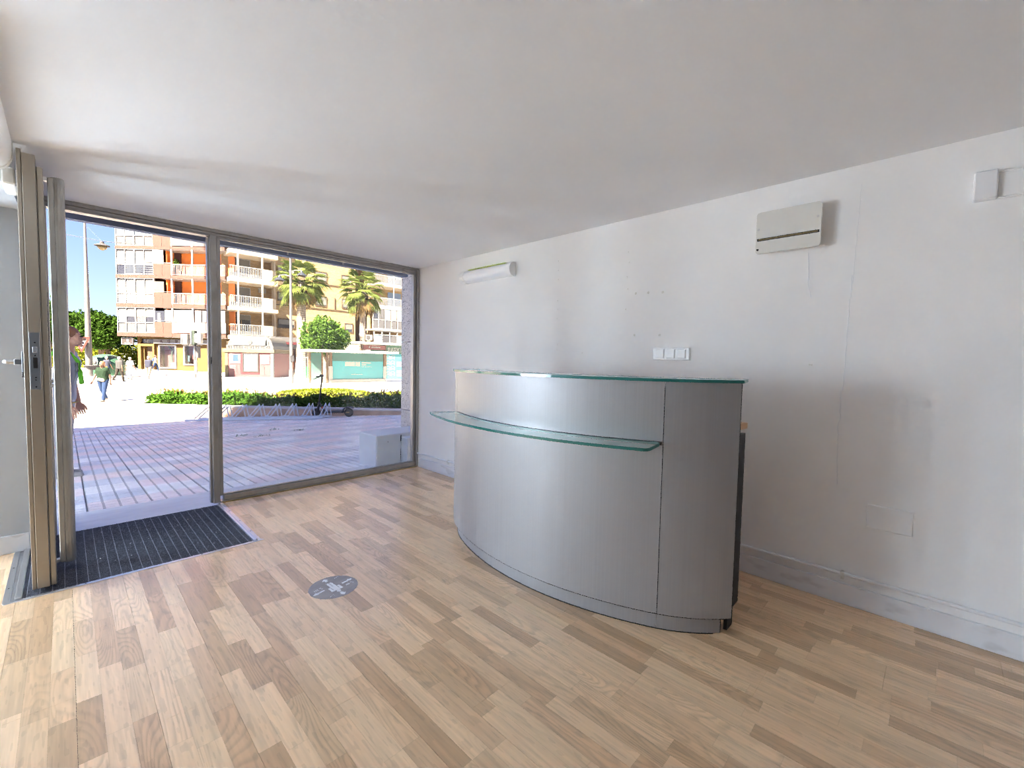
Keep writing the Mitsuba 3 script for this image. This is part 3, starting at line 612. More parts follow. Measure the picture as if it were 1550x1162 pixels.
# ------------------------------------------------------------------ leaves
def leaf_cloud(pts, size, aspect=.5, up=.3, seed=0, tri=False):
    r = np.random.default_rng(seed); n = len(pts)
    d = r.normal(size=(n, 3)); d[:, 2] += up; d /= np.linalg.norm(d, axis=1, keepdims=True)
    s = np.cross(d, r.normal(size=(n, 3))); s /= np.linalg.norm(s, axis=1, keepdims=True)
    L = (size * r.uniform(.6, 1.3, n))[:, None]; w = L * aspect
    v = np.stack([pts, pts + d * L * .45 + s * w * .5, pts + d * L, pts + d * L * .45 - s * w * .5], 1).reshape(-1, 3)
    k = np.arange(n)[:, None] * 4
    f = np.vstack([k + [0, 1, 2], k + [0, 2, 3]]) if not tri else k + [0, 1, 2]
    return trimesh.Trimesh(v, f, process=False)
def blob_points(n, c, r, seed=0, shell=.55, lumps=14):
    q = np.random.default_rng(seed); c, r = np.array(c, float), np.array(r, float)
    L = q.normal(size=(lumps, 3)); L /= np.linalg.norm(L, axis=1, keepdims=True); L *= q.uniform(.35, .75, (lumps, 1))
    k = q.integers(0, lumps, n); d = q.normal(size=(n, 3)); d /= np.linalg.norm(d, axis=1, keepdims=True)
    return c + (L[k] + d * (q.uniform(shell, 1, (n, 1)) ** .6) * .48) * r

# ------------------------------------------------------------------ planter with hedge
U0, U1, D0, D1 = -11.0, 0.6, 12.38, 19.2
P = street()
pl = thing('raised_planter', 'long raised planter with stained beige render and a white coping', 'planter')
zt = -.235
add('front_wall', xf(cbx(U0, U1, D0, D0 + .22, -.95, zt - .05, .01), P), 'm_planter', pl)
add('coping', xf(cbx(U0 - .02, U1, D0 - .02, D0 + .26, zt - .05, zt, .01), P), 'm_coping', pl)
side = [(U0 + .2, D0 + .2), (U0 + .05, D0 + 1.5), (U0 - .25, D0 + 3.6), (U0 + .4, D0 + 5.2), (U0 + 2.4, D0 + 6.6), (U0 + 5, D0 + 7.2)]
sp = LineString(side).buffer(.14)
add('curved_wall', xf(prism(sp, -.95, zt + .04), P), 'm_coping', pl)
bed = Polygon(side + [(U1, D0 + 7.2), (U1, D0 + .2)])
bedm = prism(bed, -.9, zt - .06); add('gravel_bed', xf(bedm, P), 'm_gravel', pl)
def mound(u, d, ru, rd, h, seed):
    m = trimesh.creation.icosphere(subdivisions=3, radius=1.0); v = m.vertices * (ru, rd, h); v[:, 2] += .06 * h * np.sin(v[:, 0] * 2 + seed); m = trimesh.Trimesh(v, m.faces, process=False)
    return tr(m, u, d, zt - .07)
for k, (u, d, a, b, h) in enumerate([(-7.4, 17.3, 1.9, .9, .22), (-3.9, 17.0, 2.1, 1.2, .16), (-5.6, 16.2, 3.4, .55, .07)]):
    mm = xf(mound(u, d, a, b, h, k), P)
    o = thing('ground_cover', ['sunlit yellow-green ground cover mound left of the mullion in the planter', 'sunlit yellow-green ground cover patch behind the scooter in the planter', 'thin strip of grass across the gravel of the planter'][k], 'ground cover', kind='stuff')
    pts, _ = trimesh.sample.sample_surface(mm, 5200 if k < 2 else 4200, seed=k); pts = pts[pts[:, 2] > zt - .1]
    add('leaves', leaf_cloud(pts, .10, .55, 1.0, k), 'm_leaf_yellow', o)
    add('soil', mm, 'm_lawn', o)
hg = thing('hedge', 'dense green clipped hedge along the front of the raised planter', 'hedge')
n = 26000
uu = rng.uniform(U0 + .25, U1, n); hh = .30 + .10 * np.sin(uu * 2.1) * np.sin(uu * .77 + 1) + .05 * np.sin(uu * 7.3)
zz = rng.uniform(0, 1, n) ** .7; dd = D0 + .62 + rng.uniform(-.36, .42, n) * (1 - .35 * zz)
pts = np.c_[uu, dd, zt - .06 + zz * hh]
lv = leaf_cloud(pts, .105, .5, .5, 3)
add('foliage', xf(lv, P), 'm_leaf_hedge', hg, kind='stuff')
n2 = 1500; uu = rng.uniform(U0 + .3, U1, n2); cl_ = np.round(uu * 3.1) / 3.1 + rng.normal(0, .05, n2)
zz = rng.uniform(0, 1, n2); pts = np.c_[cl_, D0 + .62 + rng.uniform(-.2, .3, n2), zt + .22 + zz * .16 + .1 * np.sin(cl_ * 2.1) * np.sin(cl_ * .77 + 1)]
add('new_shoots', xf(leaf_cloud(pts, .085, .45, 1.0, 5), P), 'm_leaf_new', hg, kind='stuff', label='pinkish new shoots on top')
stems = [tube([(u, D0 + .6, zt - .1), (u + rng.normal(0, .04), D0 + .62, zt + .1), (u + rng.normal(0, .06), D0 + .6, zt + .24)], .008, 4) for u in np.arange(U0 + .4, U1, .33)]
add('stem', xf(cat(stems), P), 'm_bark', hg, kind='stuff')

# ------------------------------------------------------------------ bicycle rack
bk = thing('bicycle_rack', 'low galvanised bicycle rack standing in front of the raised planter', 'bicycle rack')
ru0, ru1 = -8.6, -4.98; rz = lambda u: GZ(S(u, 11.6)[1])
def rackpt(u, d, z): x, y = S(u, d); return (x, y, z)
for d in (11.42, 11.92): add('base_rail', tube([rackpt(u, d, GZ(S(u, d)[1]) + .035) for u in np.linspace(ru0, ru1, 14)], .026, 8), 'm_rack', bk, smooth=True)
for k in range(8):
    u = -8.42 + k * .475
    for q in (0, .10):
        g_ = lambda uu, d: GZ(S(uu, d)[1]) + .03
        lean = .17 - .022 * k
        a = np.array(rackpt(u + q, 11.45, g_(u, 11.45))); tx = np.array(rackpt(u + q + lean, 11.86, g_(u, 11.9) + .37)); b = np.array(rackpt(u + q + lean + .035, 11.92, g_(u, 11.92)))
        add('hoop', tube([a, a * .1 + tx * .9, tx + (0, 0, .012), tx * .9 + b * .1 + (0, 0, .005), b], .0145, 6), 'm_rack', bk, smooth=True)
    add('hoop_tie', tube([rackpt(u, 11.5, GZ(S(u, 11.5)[1]) + .11), rackpt(u + .11, 11.5, GZ(S(u, 11.5)[1]) + .11)], .009, 6), 'm_rack', bk)

# ------------------------------------------------------------------ scooter
sc = thing('kick_scooter', 'dark grey electric kick scooter parked against the planter wall', 'scooter')
sx, sy = S(-5.28, 12.06)
z0, z1 = GZ(S(-5.42, 12.06)[1]), GZ(S(-4.52, 12.06)[1])
pitch = math.atan2(z1 - z0, .9)
M = frame_mat((*S(-5.42, 12.06), z0), Rh, Fh, (0, 0, 1)) @ rot(-math.degrees(pitch), (0, 1, 0))
def wheel(x, r=.125):
    t = trimesh.creation.torus(major_radius=r - .024, minor_radius=.026, major_sections=28, minor_sections=10)
    h = trimesh.creation.cylinder(radius=r - .04, height=.03, sections=24); return [xf(m, frame_mat((x, 0, r), (1, 0, 0), (0, 0, 1), (0, -1, 0))) for m in (t, h)]
for x, r in ((0, .115), (.90, .125)):
    t, h = wheel(x, r); w_ = add('wheel', xf(t, M), 'm_rubber', sc, smooth=True); add('hub', xf(h, M), 'm_scooter_grey', w_)
add('deck', xf(cbx(.20, .76, -.08, .08, .11, .175, .015), M), 'm_scooter_grey', sc)
add('kickstand', xf(tube([(.33, -.07, .12), (.31, -.14, .01)], .008, 6), M), 'm_black', sc)
add('neck', xf(cat([tube([(.24, 0, .16), (.15, 0, .30), (.10, 0, .40)], [.028, .024, .03], 8)]), M), 'm_scooter_grey', sc, smooth=True)
add('neck_band', xf(tube([(.178, 0, .255), (.158, 0, .287)], .030, 8), M), 'm_scooter_orange', sc)
add('stem', xf(cat([tube([(.035, 0, .16), (.075, 0, .34), (.09, 0, .42)], [.03, .034, .034], 8), tube([(.09, 0, .42), (.20, 0, 1.12)], .021, 8)]), M), 'm_black', sc, smooth=True)
add('fork', xf(cat([tube([(.05, s * .05, .22), (.0, s * .045, .115)], .014, 6) for s in (-1, 1)]), M), 'm_scooter_grey', sc)
add('handlebar', xf(cat([tube([(.14, -.22, 1.13), (.19, -.1, 1.14), (.20, 0, 1.13), (.19, .1, 1.14), (.14, .22, 1.13)], .016, 8), cbx(.15, .24, -.05, .05, 1.12, 1.19, .01), tube([(.17, -.1, 1.12), (.06, -.14, 1.08), (.05, -.2, 1.07)], .008, 6)]), M), 'm_black', sc)
add('front_fender', xf(cat([tube([(-.10, 0, .17), (-.06, 0, .225), (.02, 0, .245), (.06, 0, .235)], .02, 8)]), M), 'm_scooter_grey', sc)
fen = tube([(.73, 0, .17), (.78, 0, .235), (.86, 0, .268), (.97, 0, .27), (1.03, 0, .245)], .02, 8); fen.vertices[:, 1] *= 2.6
add('rear_fender', xf(fen, M), 'm_scooter_grey', sc)
add('rear_light', xf(cbx(1.02, 1.035, -.03, .03, .225, .25, .004), M), 'm_yield_red', sc)
add('motor_label', xf(cbx(.84, .93, -.055, -.048, .12, .14, .003), M), 'm_brass', sc)

# ------------------------------------------------------------------ benches with slatted sides
def slat_bench(u0, u1, d, z, n, lab):
    b = thing('slatted_bench', lab, 'bench', 'slatted concrete benches on the plaza' if False else None); F = street(0, d, z)
    add('seat', xf(cbx(u0, u1, -.25, .25, .40, .47, .01), F), 'm_far_white', b)
    for k in range(n):
        u = u0 + .06 + k * (u1 - u0 - .12) / (n - 1)
        add('slat', xf(cbx(u - .03, u + .03, -.2, .2, 0, .40, .006), F), 'm_coping', b)
slat_bench(-7.6, -5.4, 22.3, -.74, 20, 'pale bench with vertical slats at the right end of the planter')
slat_bench(-26.2, -24.9, 36.6, -.9, 9, 'pale slatted bench in front of the red kiosk, beside the mullion')

# ================================================================== THE FAR CORNER BUILDING (pink and orange), facade facing us
DF = 44.5
ob = thing('corner_apartment_building', 'pink and orange corner apartment block with glazed white balconies above a yellow shop', 'building')
FO = street(0, DF, 0)                     # facade frame: x = u, y into the building
def fo(m): return xf(m, FO)
UL, UM, UN, UR = -40.27, -36.40, -34.66, -29.2
floors = [(2.98, 3.36), (5.91, 6.29), (8.85, 9.18), (11.75, 12.06), (14.65, 14.97)]
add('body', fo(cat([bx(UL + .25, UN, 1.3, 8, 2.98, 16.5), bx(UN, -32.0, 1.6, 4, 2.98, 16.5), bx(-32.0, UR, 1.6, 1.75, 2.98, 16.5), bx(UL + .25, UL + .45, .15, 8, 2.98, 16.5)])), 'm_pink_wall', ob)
add('recess_wall', fo(cat([bx(UN - 1.6, UR, 1.45, 1.6, 3.2, 16.5), bx(-35.45, -35.3, .35, 1.5, 3.2, 16.5)])), 'm_orange_wall', ob, label='orange recessed balcony walls')
for k, (a, b) in enumerate(floors):
    add('floor_band', fo(cat([bx(UL, UM, 0, 1.4, a, b), bx(UM, UN, -.02, 1.4, a, b + .0), bx(UN, UR, 0, 1.6, a, b)])), 'm_pink_wall', ob)
    add('balcony_ceiling', fo(bx(UN - .9, UR, .05, 1.45, a - .05, a - .002)), 'm_far_white', ob)
    if k == 4: break
    pt = b + 1.12
    add('parapet_panel', fo(cat([bx(UM, (UM + UN) / 2 - .01, -.03, .12, b, pt), bx((UM + UN) / 2 + .01, UN, -.03, .12, b, pt)])), 'm_pink_wall', ob)
    zt_ = floors[k + 1][0]
    # left glazed bay
    bay = add('glazed_bay', fo(cat([bx(UL + .02, UL + .12, .02, .14, b, zt_), bx((UL + UM) / 2 - .09, (UL + UM) / 2 + .05, .0, .14, b, zt_), bx(UM - .08, UM + .02, .0, .14, b, zt_), bx(UL + .1, UM, .02, .12, b + .98, b + 1.06), bx(UL + .1, UM, .02, .12, b, b + .06), bx(UL + .1, UM, .02, .12, zt_ - .06, zt_)])), 'm_far_frame', ob)
    q = [(UL + .14, (UL * 3 + UM) / 4 - .03), ((UL * 3 + UM) / 4 + .03, (UL + UM) / 2 - .1), ((UL + UM) / 2 + .07, (UL + UM * 3) / 4 - .03), ((UL + UM * 3) / 4 + .03, UM - .1)]
    for n_, (x0, x1) in enumerate(q):
        lowm, upm = [('m_curtain', 'm_curtain'), ('m_far_white', 'm_shutter'), ('m_far_dark', 'm_far_white'), ('m_curtain', 'm_far_glass')][k]
        if k == 0: upm = ['m_far_glass', 'm_far_dark', 'm_curtain', 'm_far_dark'][n_]
        if k == 0: add('blind', fo(bx(x0, x1, .05, .12, zt_ - .95, zt_ - .3)), 'm_shutter', bay)
        if k == 2 and n_ >= 2:
            add('window', fo(bx(x0 + .05, x1 - .05, .03, .06, b + 1.25, b + 2.1)), 'm_far_glass', bay); 
        if k == 2 and n_ > 0:
            add('parapet_bars', fo(cat([bx(x0, x1, .03, .06, b + .12 + .2 * t, b + .19 + .2 * t) for t in range(5)])), 'm_far_frame', bay)
        add('mullion_bar', fo(bx(x1 - .01, x1 + .05, .02, .12, b, zt_)), 'm_far_frame', bay)
        add('lower_panel', fo(bx(x0, x1, .09, .12, b + .06, b + .98)), lowm, bay)
        add('pane', fo(bx(x0, x1, .085, .12, b + 1.06, zt_ - .3)), upm, bay)
    add('bay_lintel', fo(bx(UL + .1, UM, .13, .16, zt_ - .3, zt_)), 'm_curtain', bay)
    if k == 1 or k == 0:
        add('middle_window', fo(cat([bx(UM + .02, -35.42, .03, .1, pt, zt_ - .3)])), 'm_shutter_cream' if k else 'm_far_dark', ob)
        if k == 0: add('middle_curtain', fo(cat([bx(UM + .3, UM + .6, .0, .03, pt, zt_ - .5)])), 'm_far_white', ob)
    else:
        add('middle_shutter', fo(bx(UM + .02, -35.42, .03, .1, pt, zt_)), 'm_far_white', ob)
    add('middle_rail', fo(cat([bx(UM, UN, .0, .05, pt + .08, pt + .14)])), 'm_far_frame', ob)
    if k == 0 or k == 3:
        # glazed in with white shutters
        for x0, x1 in ((-35.4, -34.62), (-34.5, -32.45), (-32.35, -31.7), (-31.6, -29.3)):
            add('closed_shutter', fo(bx(x0, x1, .06, .14, pt if x0 < -34.6 else b + 1.15, zt_ - .2)), 'm_far_white', ob)
        add('white_parapet', fo(cat([bx(UN + .02, -32.6, .0, .1, b + .06, b + 1.1), bx(-32.55, -29.2, .0, .1, b + .06, b + 1.1)])), 'm_far_white' if k == 0 else 'm_curtain', ob)
    else:
        rl = add('railing', fo(cat([bx(UN, UR, .02, .08, b + 1.06, b + 1.13), bx(UN, UR, .02, .08, b + .05, b + .1)])), 'm_far_frame', ob)
        add('baluster', fo(cat([bx(u, u + .035, .03, .07, b + .1, b + 1.06) for u in np.arange(UN + .05, UR, .145)])), 'm_far_frame', rl, kind='stuff')
        add('balcony_door', fo(bx(-33.6, -32.0, 1.40, 1.44, b, b + 2.1)), 'm_orange_wall', ob)
        pt_ = add('pot_plant', fo(cat([leaf_cloud(blob_points(160, (-35.1 + .3, 1.0, b + 1.5), (.25, .25, .6), 5), .16, .5, .8, 4)])), 'm_leaf_round', ob) if k == 2 else None
    for u in (UN - .02, -32.6, -30.3): add('post', fo(bx(u, u + .16, .0, .12, b, zt_)), 'm_far_frame', ob)
# ground floor shop
sp_ = thing('yellow_shop', 'yellow ground floor shop with a white sign board and two white framed windows', 'shop')
ZG = -.85
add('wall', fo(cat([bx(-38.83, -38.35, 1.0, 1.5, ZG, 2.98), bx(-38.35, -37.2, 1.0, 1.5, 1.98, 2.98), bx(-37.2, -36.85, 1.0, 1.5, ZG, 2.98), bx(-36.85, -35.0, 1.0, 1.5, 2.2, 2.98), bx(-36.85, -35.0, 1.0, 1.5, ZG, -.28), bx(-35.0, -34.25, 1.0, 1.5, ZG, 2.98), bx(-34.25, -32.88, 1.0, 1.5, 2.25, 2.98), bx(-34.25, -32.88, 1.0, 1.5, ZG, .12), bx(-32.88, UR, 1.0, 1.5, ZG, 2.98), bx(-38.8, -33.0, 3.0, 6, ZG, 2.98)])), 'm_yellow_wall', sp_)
add('portal', fo(cat([bx(-38.83, -38.5, .72, 1.0, ZG, 2.98), bx(-37.3, -37.12, .72, 1.0, ZG, 2.3), bx(-38.5, -37.12, .72, 1.0, 2.02, 2.3), bx(-38.83, UR, .72, 1.0, 2.8, 2.98)])), 'm_yellow_wall', sp_)
rs = add('roller_shutter', fo(bx(-38.35, -37.2, 1.3, 1.36, ZG, 2.0)), 'm_roller', sp_, label='brown roller shutter')
add('slat', fo(cat([bx(-38.35, -37.2, 1.27, 1.31, z, z + .13) for z in np.arange(-.25, 1.95, .19)])), 'm_roller', rs, kind='stuff')
tr_ = add('transom', fo(bx(-38.5, -37.25, .9, .96, 2.33, 2.74)), 'm_far_dark', sp_)
up = np.array([[1, 0, 0, 0], [0, 0, -1, 0], [0, 1, 0, 0], [0, 0, 0, 1.0]])   # text plane stands up, facing -y
def sign_text(s, u, d, z, h, bold=True): return xf(text(s, h, .02, bold), FO @ frame_mat((u, d, z), (1, 0, 0), (0, 0, 1), (0, -1, 0)))
add('number', sign_text('31,', -37.95, .89, 2.40, .28), 'm_far_white', tr_)
sb = add('sign_board', fo(bx(-37.1, -31.2, .6, .72, 2.30, 2.76)), 'm_sign_white', sp_)
for n_, ch in enumerate('AUDZLA'): add('letter', sign_text(ch, -36.27 + n_ * .79, .59, 2.42, .27), 'm_sign_letter', sb)
add('sign_line', fo(bx(-36.5, -31.4, .585, .6, 2.34, 2.365)), 'm_cloth_blue', sb)
pj = thing('projecting_sign', 'black projecting shop sign with a white logo on the corner of the pink building', 'sign')
add('panel', fo(bx(-40.05, -38.98, .3, .42, 2.18, 2.80)), 'm_sign_black', pj)
add('frame', fo(rectframe(-40.1, -38.93, 2.14, 2.84, .27, .45, .06)), 'm_far_frame', pj)
for u in (-39.9, -39.2): add('hanger', fo(bx(u, u + .06, .32, .40, 2.8, 3.0)), 'm_dark_grey', pj)
add('logo', fo(cat([bx(-39.6, -39.35, .28, .30, 2.42, 2.66), bx(-39.8, -39.2, .28, .30, 2.27, 2.34)])), 'm_far_white', pj)
for u0_, u1_, z0_, z1_ in ((-36.85, -35.0, -.28, 2.2), (-34.25, -32.88, .12, 2.25)):
    w_ = add('window', fo(rectframe(u0_, u1_, z0_, z1_, .9, 1.1, .13)), 'm_far_white', sp_)
    add('interior', fo(bx(u0_, u1_, 1.75, 1.8, z0_, z1_)), 'm_kiosk_pink', w_)
    add('shelf', fo(bx(u0_ + .15, u1_ - .1, 1.6, 1.75, z0_ + (z1_ - z0_) * .74, z0_ + (z1_ - z0_) * .78)), 'm_kiosk_red', w_)
    add('pane', fo(trimesh.Trimesh([(u0_, 1.0, z0_), (u1_, 1.0, z0_), (u1_, 1.0, z1_), (u0_, 1.0, z1_)], [[0, 1, 2], [0, 2, 3]], process=False)), 'm_pane_clear', w_)
    if u0_ < -36:
        add('tree_reflection_shape', fo(cat([bx(-35.95, -35.75, 1.4, 1.5, -.2, 1.2), tube([(-35.85, 1.45, 1.1), (-35.8, 1.45, 1.6), (-36.2, 1.45, 2.1)], .1, 6), tube([(-35.8, 1.45, 1.5), (-35.4, 1.45, 2.1)], .1, 6), bx(-35.25, -35.1, 1.4, 1.5, -.1, .9)])), 'm_signal_green', w_)  # dark forked shape built in place of a tree reflected in the glass
        add('display_stand', fo(bx(-35.95, -35.3, 1.38, 1.55, -.2, .35)), 'm_far_white', w_)
    else:
        add('poster', fo(cat([bx(-33.45, -33.0, 1.2, 1.25, 1.2, 2.0)])), 'm_poster_blue', w_); add('white_unit', fo(bx(-33.5, -33.0, 1.4, 1.5, .4, 1.1)), 'm_far_white', w_)
        add('hanging_shirt', fo(bx(-34.1, -33.9, 1.3, 1.4, .5, 1.1)), 'm_turquoise', w_)

# ================================================================== THE BRICK BUILDING, parallel to the shop front
bb = thing('brick_apartment_building', 'sandy brick apartment block with white railed balconies behind the palms', 'building')
YF, YW = 51.0, 53.4
add('wall', cat([bx(11.6, 16.3, YW, 62, -1, 17), bx(16.2, 25.45, 52.5, 62, -1, 17), bx(25.45, 27.9, 56.2, 62, -1, 17), bx(25.4, 25.55, 52.5, 56.3, -1, 17), bx(27.75, 36, YW, 62, -1, 17), bx(27.75, 27.9, YW - .3, 57, -1, 17)]), 'm_brick', bb)
bf = [(5.82, 6.20), (8.70, 9.16), (11.49, 11.95), (14.3, 14.7)]
bf0 = [(2.92, 3.30)] + bf
for k, (a, b) in enumerate(bf0):
    add('balcony_slab', bx(11.7, 16.15, YF, YW, a, b), 'm_cream_slab', bb)
    if k == 4: break
    zt_ = bf0[k + 1][0]
    rl = add('railing', cat([bx(11.7, 14.7, YF + .03, YF + .08, b + 1.06, b + 1.13), bx(11.7, 14.7, YF + .03, YF + .08, b + .04, b + .1)]), 'm_far_frame', bb)
    add('baluster', cat([bx(x, x + .04, YF + .03, YF + .08, b + .1, b + 1.06) for x in np.arange(11.75, 14.7, .16)]), 'm_far_frame', rl, kind='stuff')
    add('lower_screen', bx(11.7, 14.7, YF + .1, YF + .13, b, b + .45), 'm_far_white', rl)
    add('curved_parapet', prism(LineString([(14.7, YF + .06), (15.6, YF + .08), (16.0, YF + .4), (16.15, YF + 1.2), (16.15, YW)]).buffer(.07), a, b + 1.12), 'm_cream_slab', bb)
    add('side_wall', bx(16.02, 16.2, YF + .9, 52.6, b, zt_), 'm_cream_wall', bb)
    for x in (12.36, 14.58): add('post', bx(x, x + .14, YF + .0, YF + .14, b, zt_), 'm_far_frame', bb)
    x0, x1 = 12.35, 14.15
    w_ = add('window', rectframe(x0, x1, b + .05, b + 2.3, YW - .06, YW + .02, .07), 'm_far_frame', bb)
    add('shutter', bx(x0 + .07, x1 - .07, YW - .03, YW + .01, b + (1.0 if k else 1.75), b + 2.23), 'm_shutter', w_)
    for xa, xb in ((x0 + .07, (x0 + x1) / 2 - .03), ((x0 + x1) / 2 + .03, x1 - .07)):
        add('pane', bx(xa, xb, YW - .02, YW + .012, b + .12, b + (1.0 if k else 1.75)), 'm_far_dark', w_)
    if k == 1: ac = add('air_conditioner', cat([cbx(14.9, 15.6, YW - .3, YW, b + 1.9, b + 2.4, .02)]), 'm_far_white', bb)
for (x0, x1, z0_, z1_) in ((16.61, 18.34, 7.42, 8.26), (16.61, 18.3, 4.44, 5.36), (16.61, 18.34, 10.2, 11.15), (20.57, 21.92, 10.15, 11.2), (23.79, 25.02, 10.22, 11.23), (20.62, 21.91, 7.3, 8.36), (23.85, 25.14, 7.32, 8.38), (20.62, 21.9, 4.4, 5.4), (24.2, 25.15, 4.4, 5.42), (16.61, 18.3, 13.0, 14), (20.6, 21.9, 13.0, 14)):
    w_ = add('window', rectframe(x0 - .06, x1 + .06, z0_ - .06, z1_ + .06, 52.40, 52.56, .09), 'm_sill', bb)
    add('shutter', bx(x0, x1, 52.44, 52.52, z0_ + (0.12 if z0_ > 6 else .35), z1_), 'm_shutter', w_)
    add('pane', bx(x0, x1, 52.47, 52.53, z0_, z0_ + .4), 'm_far_dark', w_)
for z in (6.93, 9.85): add('string_course', bx(16.3, 25.46, 52.40, 52.52, z - .05, z + .04), 'm_sill', bb)
add('downpipe', cyl((22.9, 52.42, 7.0), (22.9, 52.42, 8.4), .06, 8), 'm_sill', bb)
add('first_floor_canopy', bx(16.0, 27.8, 51.2, 53, 2.7, 3.2), 'm_cream_slab', bb)
for k, (a, b) in enumerate([(4.78, 4.96), (7.61, 7.91), (10.43, 10.73), (13.3, 13.6)]):
    add('balcony_slab', bx(27.07, 36, YF, YW, a, b), 'm_cream_slab', bb)
    zt_ = [7.61, 10.43, 13.3, 16][k]
    if k == 0:
        gl = add('glazed_bay', cat([rectframe(27.1, 36, b, zt_, YF + .02, YF + .12, .1), bx(27.1, 36, YF + .02, YF + .12, b + 1.15, b + 1.25)] + [bx(x, x + .1, YF + .02, YF + .12, b, zt_) for x in (27.9, 28.8, 29.7, 30.6, 31.5, 32.4)]), 'm_far_white', bb)
        for n_, x in enumerate((27.2, 28.0, 28.9, 29.8, 30.7, 31.6)):
            add('pane', bx(x, x + .7, YF + .06, YF + .1, b + 1.3, zt_ - .15), ['m_far_dark', 'm_curtain', 'm_far_glass', 'm_far_white', 'm_far_glass', 'm_far_white'][n_], gl)
            add('lower_panel', bx(x, x + .7, YF + .06, YF + .1, b + .1, b + 1.15), 'm_curtain', gl)
    else:
        rl = add('railing', cat([bx(27.1, 36, YF + .03, YF + .08, b + 1.0, b + 1.08), bx(27.1, 36, YF + .03, YF + .08, b + .04, b + .1), bx(27.08, 27.14, YF, YW, b + 1.0, b + 1.08)]), 'm_far_frame', bb)
        add('baluster', cat([bx(x, x + .05, YF + .03, YF + .08, b + .1, b + 1.0) for x in np.arange(27.15, 34, .19)]), 'm_far_frame', rl, kind='stuff')
        for x in (30.0,): add('post', bx(x, x + .12, YF, YF + .12, b, zt_), 'm_far_frame', bb)
        add('window', bx(30.5, 32.5, YW - .05, YW + .02, b + .4, b + 2.2), 'm_far_glass', bb)
lw = add('lower_bay', cat([rectframe(27.3, 36, 2.95, 4.78, YF + .1, YF + .25, .12), bx(27.3, 36, YF + .1, YF + .25, 4.2, 4.3)] + [bx(x, x + .12, YF + .1, YF + .25, 2.95, 4.78) for x in (28.4, 29.5, 30.6, 31.7)]), 'm_far_white', bb)
for n_, x in enumerate((27.42, 28.55, 29.65, 30.75)): add('pane', bx(x, x + .95, YF + .15, YF + .2, 3.1, 4.2), ['m_far_glass', 'm_curtain_dark', 'm_curtain', 'm_far_glass'][n_], lw)
add('ground_canopy', bx(27.0, 36, YF - .3, YW, 2.6, 2.95), 'm_cream_slab', bb)
ac = add('air_conditioner', cat([cbx(25.9, 27.0, 50.9, 51.3, 3.45, 4.15, .02)]), 'm_far_white', bb)
add('fan_grille', cyl((26.45, 50.88, 3.8), (26.45, 50.92, 3.8), .27, 18), 'm_dark_grey', ac)
# ground floor of the brick building
og = thing('orange_shop_gate', 'closed orange panelled shop gate under a red awning sign behind the lamp post', 'gate')
for k in range(2): add('panel', cbx(13.9 + k * 1.75, 15.58 + k * 1.75, 50.0, 50.1, -.45, 2.0, .02), 'm_gate_orange', og)
add('frame', bx(13.6, 17.6, 50.1, 50.3, -.5, 2.05), 'm_sign_letter', og)
add('step', cat([bx(13.6, 17.8, 49.4, 50.2, -.8, -.62), bx(13.6, 17.8, 49.7, 50.2, -.62, -.46)]), 'm_sill', og)
add('fascia', bx(13.4, 19.5, 49.9, 50.2, 2.05, 3.3), 'm_sign_white', og)
add('awning', cat([bx(13.4, 17.7, 49.2, 49.9, 2.68, 2.76), bx(13.4, 17.7, 49.18, 49.24, 2.5, 2.74)]), 'm_awning', og)
add('lettering', xf(text('B A Z A R', .28, .02, True), frame_mat((15.5, 49.88, 2.2), (1, 0, 0), (0, 0, 1), (0, -1, 0))), 'm_gate_orange', og) if False else None
add('shopfront', bx(11.8, 36, 50.6, YW + .2, -1, 2.7), 'm_cream_wall', bb)

# ================================================================== KIOSK
kk = thing('red_kiosk', 'red kiosk with a rounded grey metal roof and posters beside the mullion', 'kiosk')
FK = street(0, 40, -.80)
def fk(m): return xf(m, FK)
add('body', fk(cbx(-26.4, -21.9, 0, 3.2, 0, 2.3, .03)), 'm_kiosk_pink', kk)
add('band', fk(cbx(-26.5, -21.76, -.15, 3.3, 2.3, 2.62, .03)), 'm_kiosk_band', kk)
lt = add('lattice_frieze', fk(bx(-26.2, -21.9, -.05, 3.2, 2.62, 2.98)), 'm_kiosk_metal', kk)
add('ornament', fk(cat([m for u in np.arange(-26.0, -22.0, .5) for m in (bx(u, u + .28, -.09, -.05, 2.9, 2.94), bx(u + .24, u + .28, -.09, -.05, 2.7, 2.94), tr(xf(trimesh.creation.torus(.07, .02, 10, 6), rot(90, (1, 0, 0))), u + .05, -.07, 2.8))])), 'm_dark_grey', lt, kind='stuff')
t = np.linspace(0, math.pi / 2, 9)
rp = [(-26.05 + .42 * (1 - math.cos(a)), 2.98 + .85 * math.sin(a)) for a in t] + [(-22.05 - .85 * (1 - math.cos(a)), 2.98 + .85 * math.sin(a)) for a in t[::-1]]
rf = prism(Polygon(rp), 0, 2.6); rf = xf(rf, frame_mat((0, .1, 0), (1, 0, 0), (0, 0, 1), (0, 1, 0))); trimesh.repair.fix_normals(rf)
vr = rf.vertices.copy()
ro = add('roof', fk(rf), 'm_kiosk_metal', kk)
t2 = np.linspace(0, math.pi / 2, 8)
for k in range(11):
    u = -25.7 + k * .33
    add('roof_rib', fk(tube([(u, .12 + .5 * (1 - math.cos(a)) - .12, 2.98 + .83 * math.sin(a)) for a in t2], .02, 5)), 'm_far_white', ro)
fr_ = prism(Polygon([(0, 2.98), *[(-.12 + .6 * (1 - math.cos(a)), 2.98 + .85 * math.sin(a)) for a in t2], (.6, 2.98)]).buffer(0), 0, 3.0); fr_ = xf(fr_, frame_mat((-25.6, 0, 0), (0, 1, 0), (0, 0, 1), (1, 0, 0))); trimesh.repair.fix_normals(fr_)
add('roof_front', fk(fr_), 'm_kiosk_metal', ro, smooth=30)
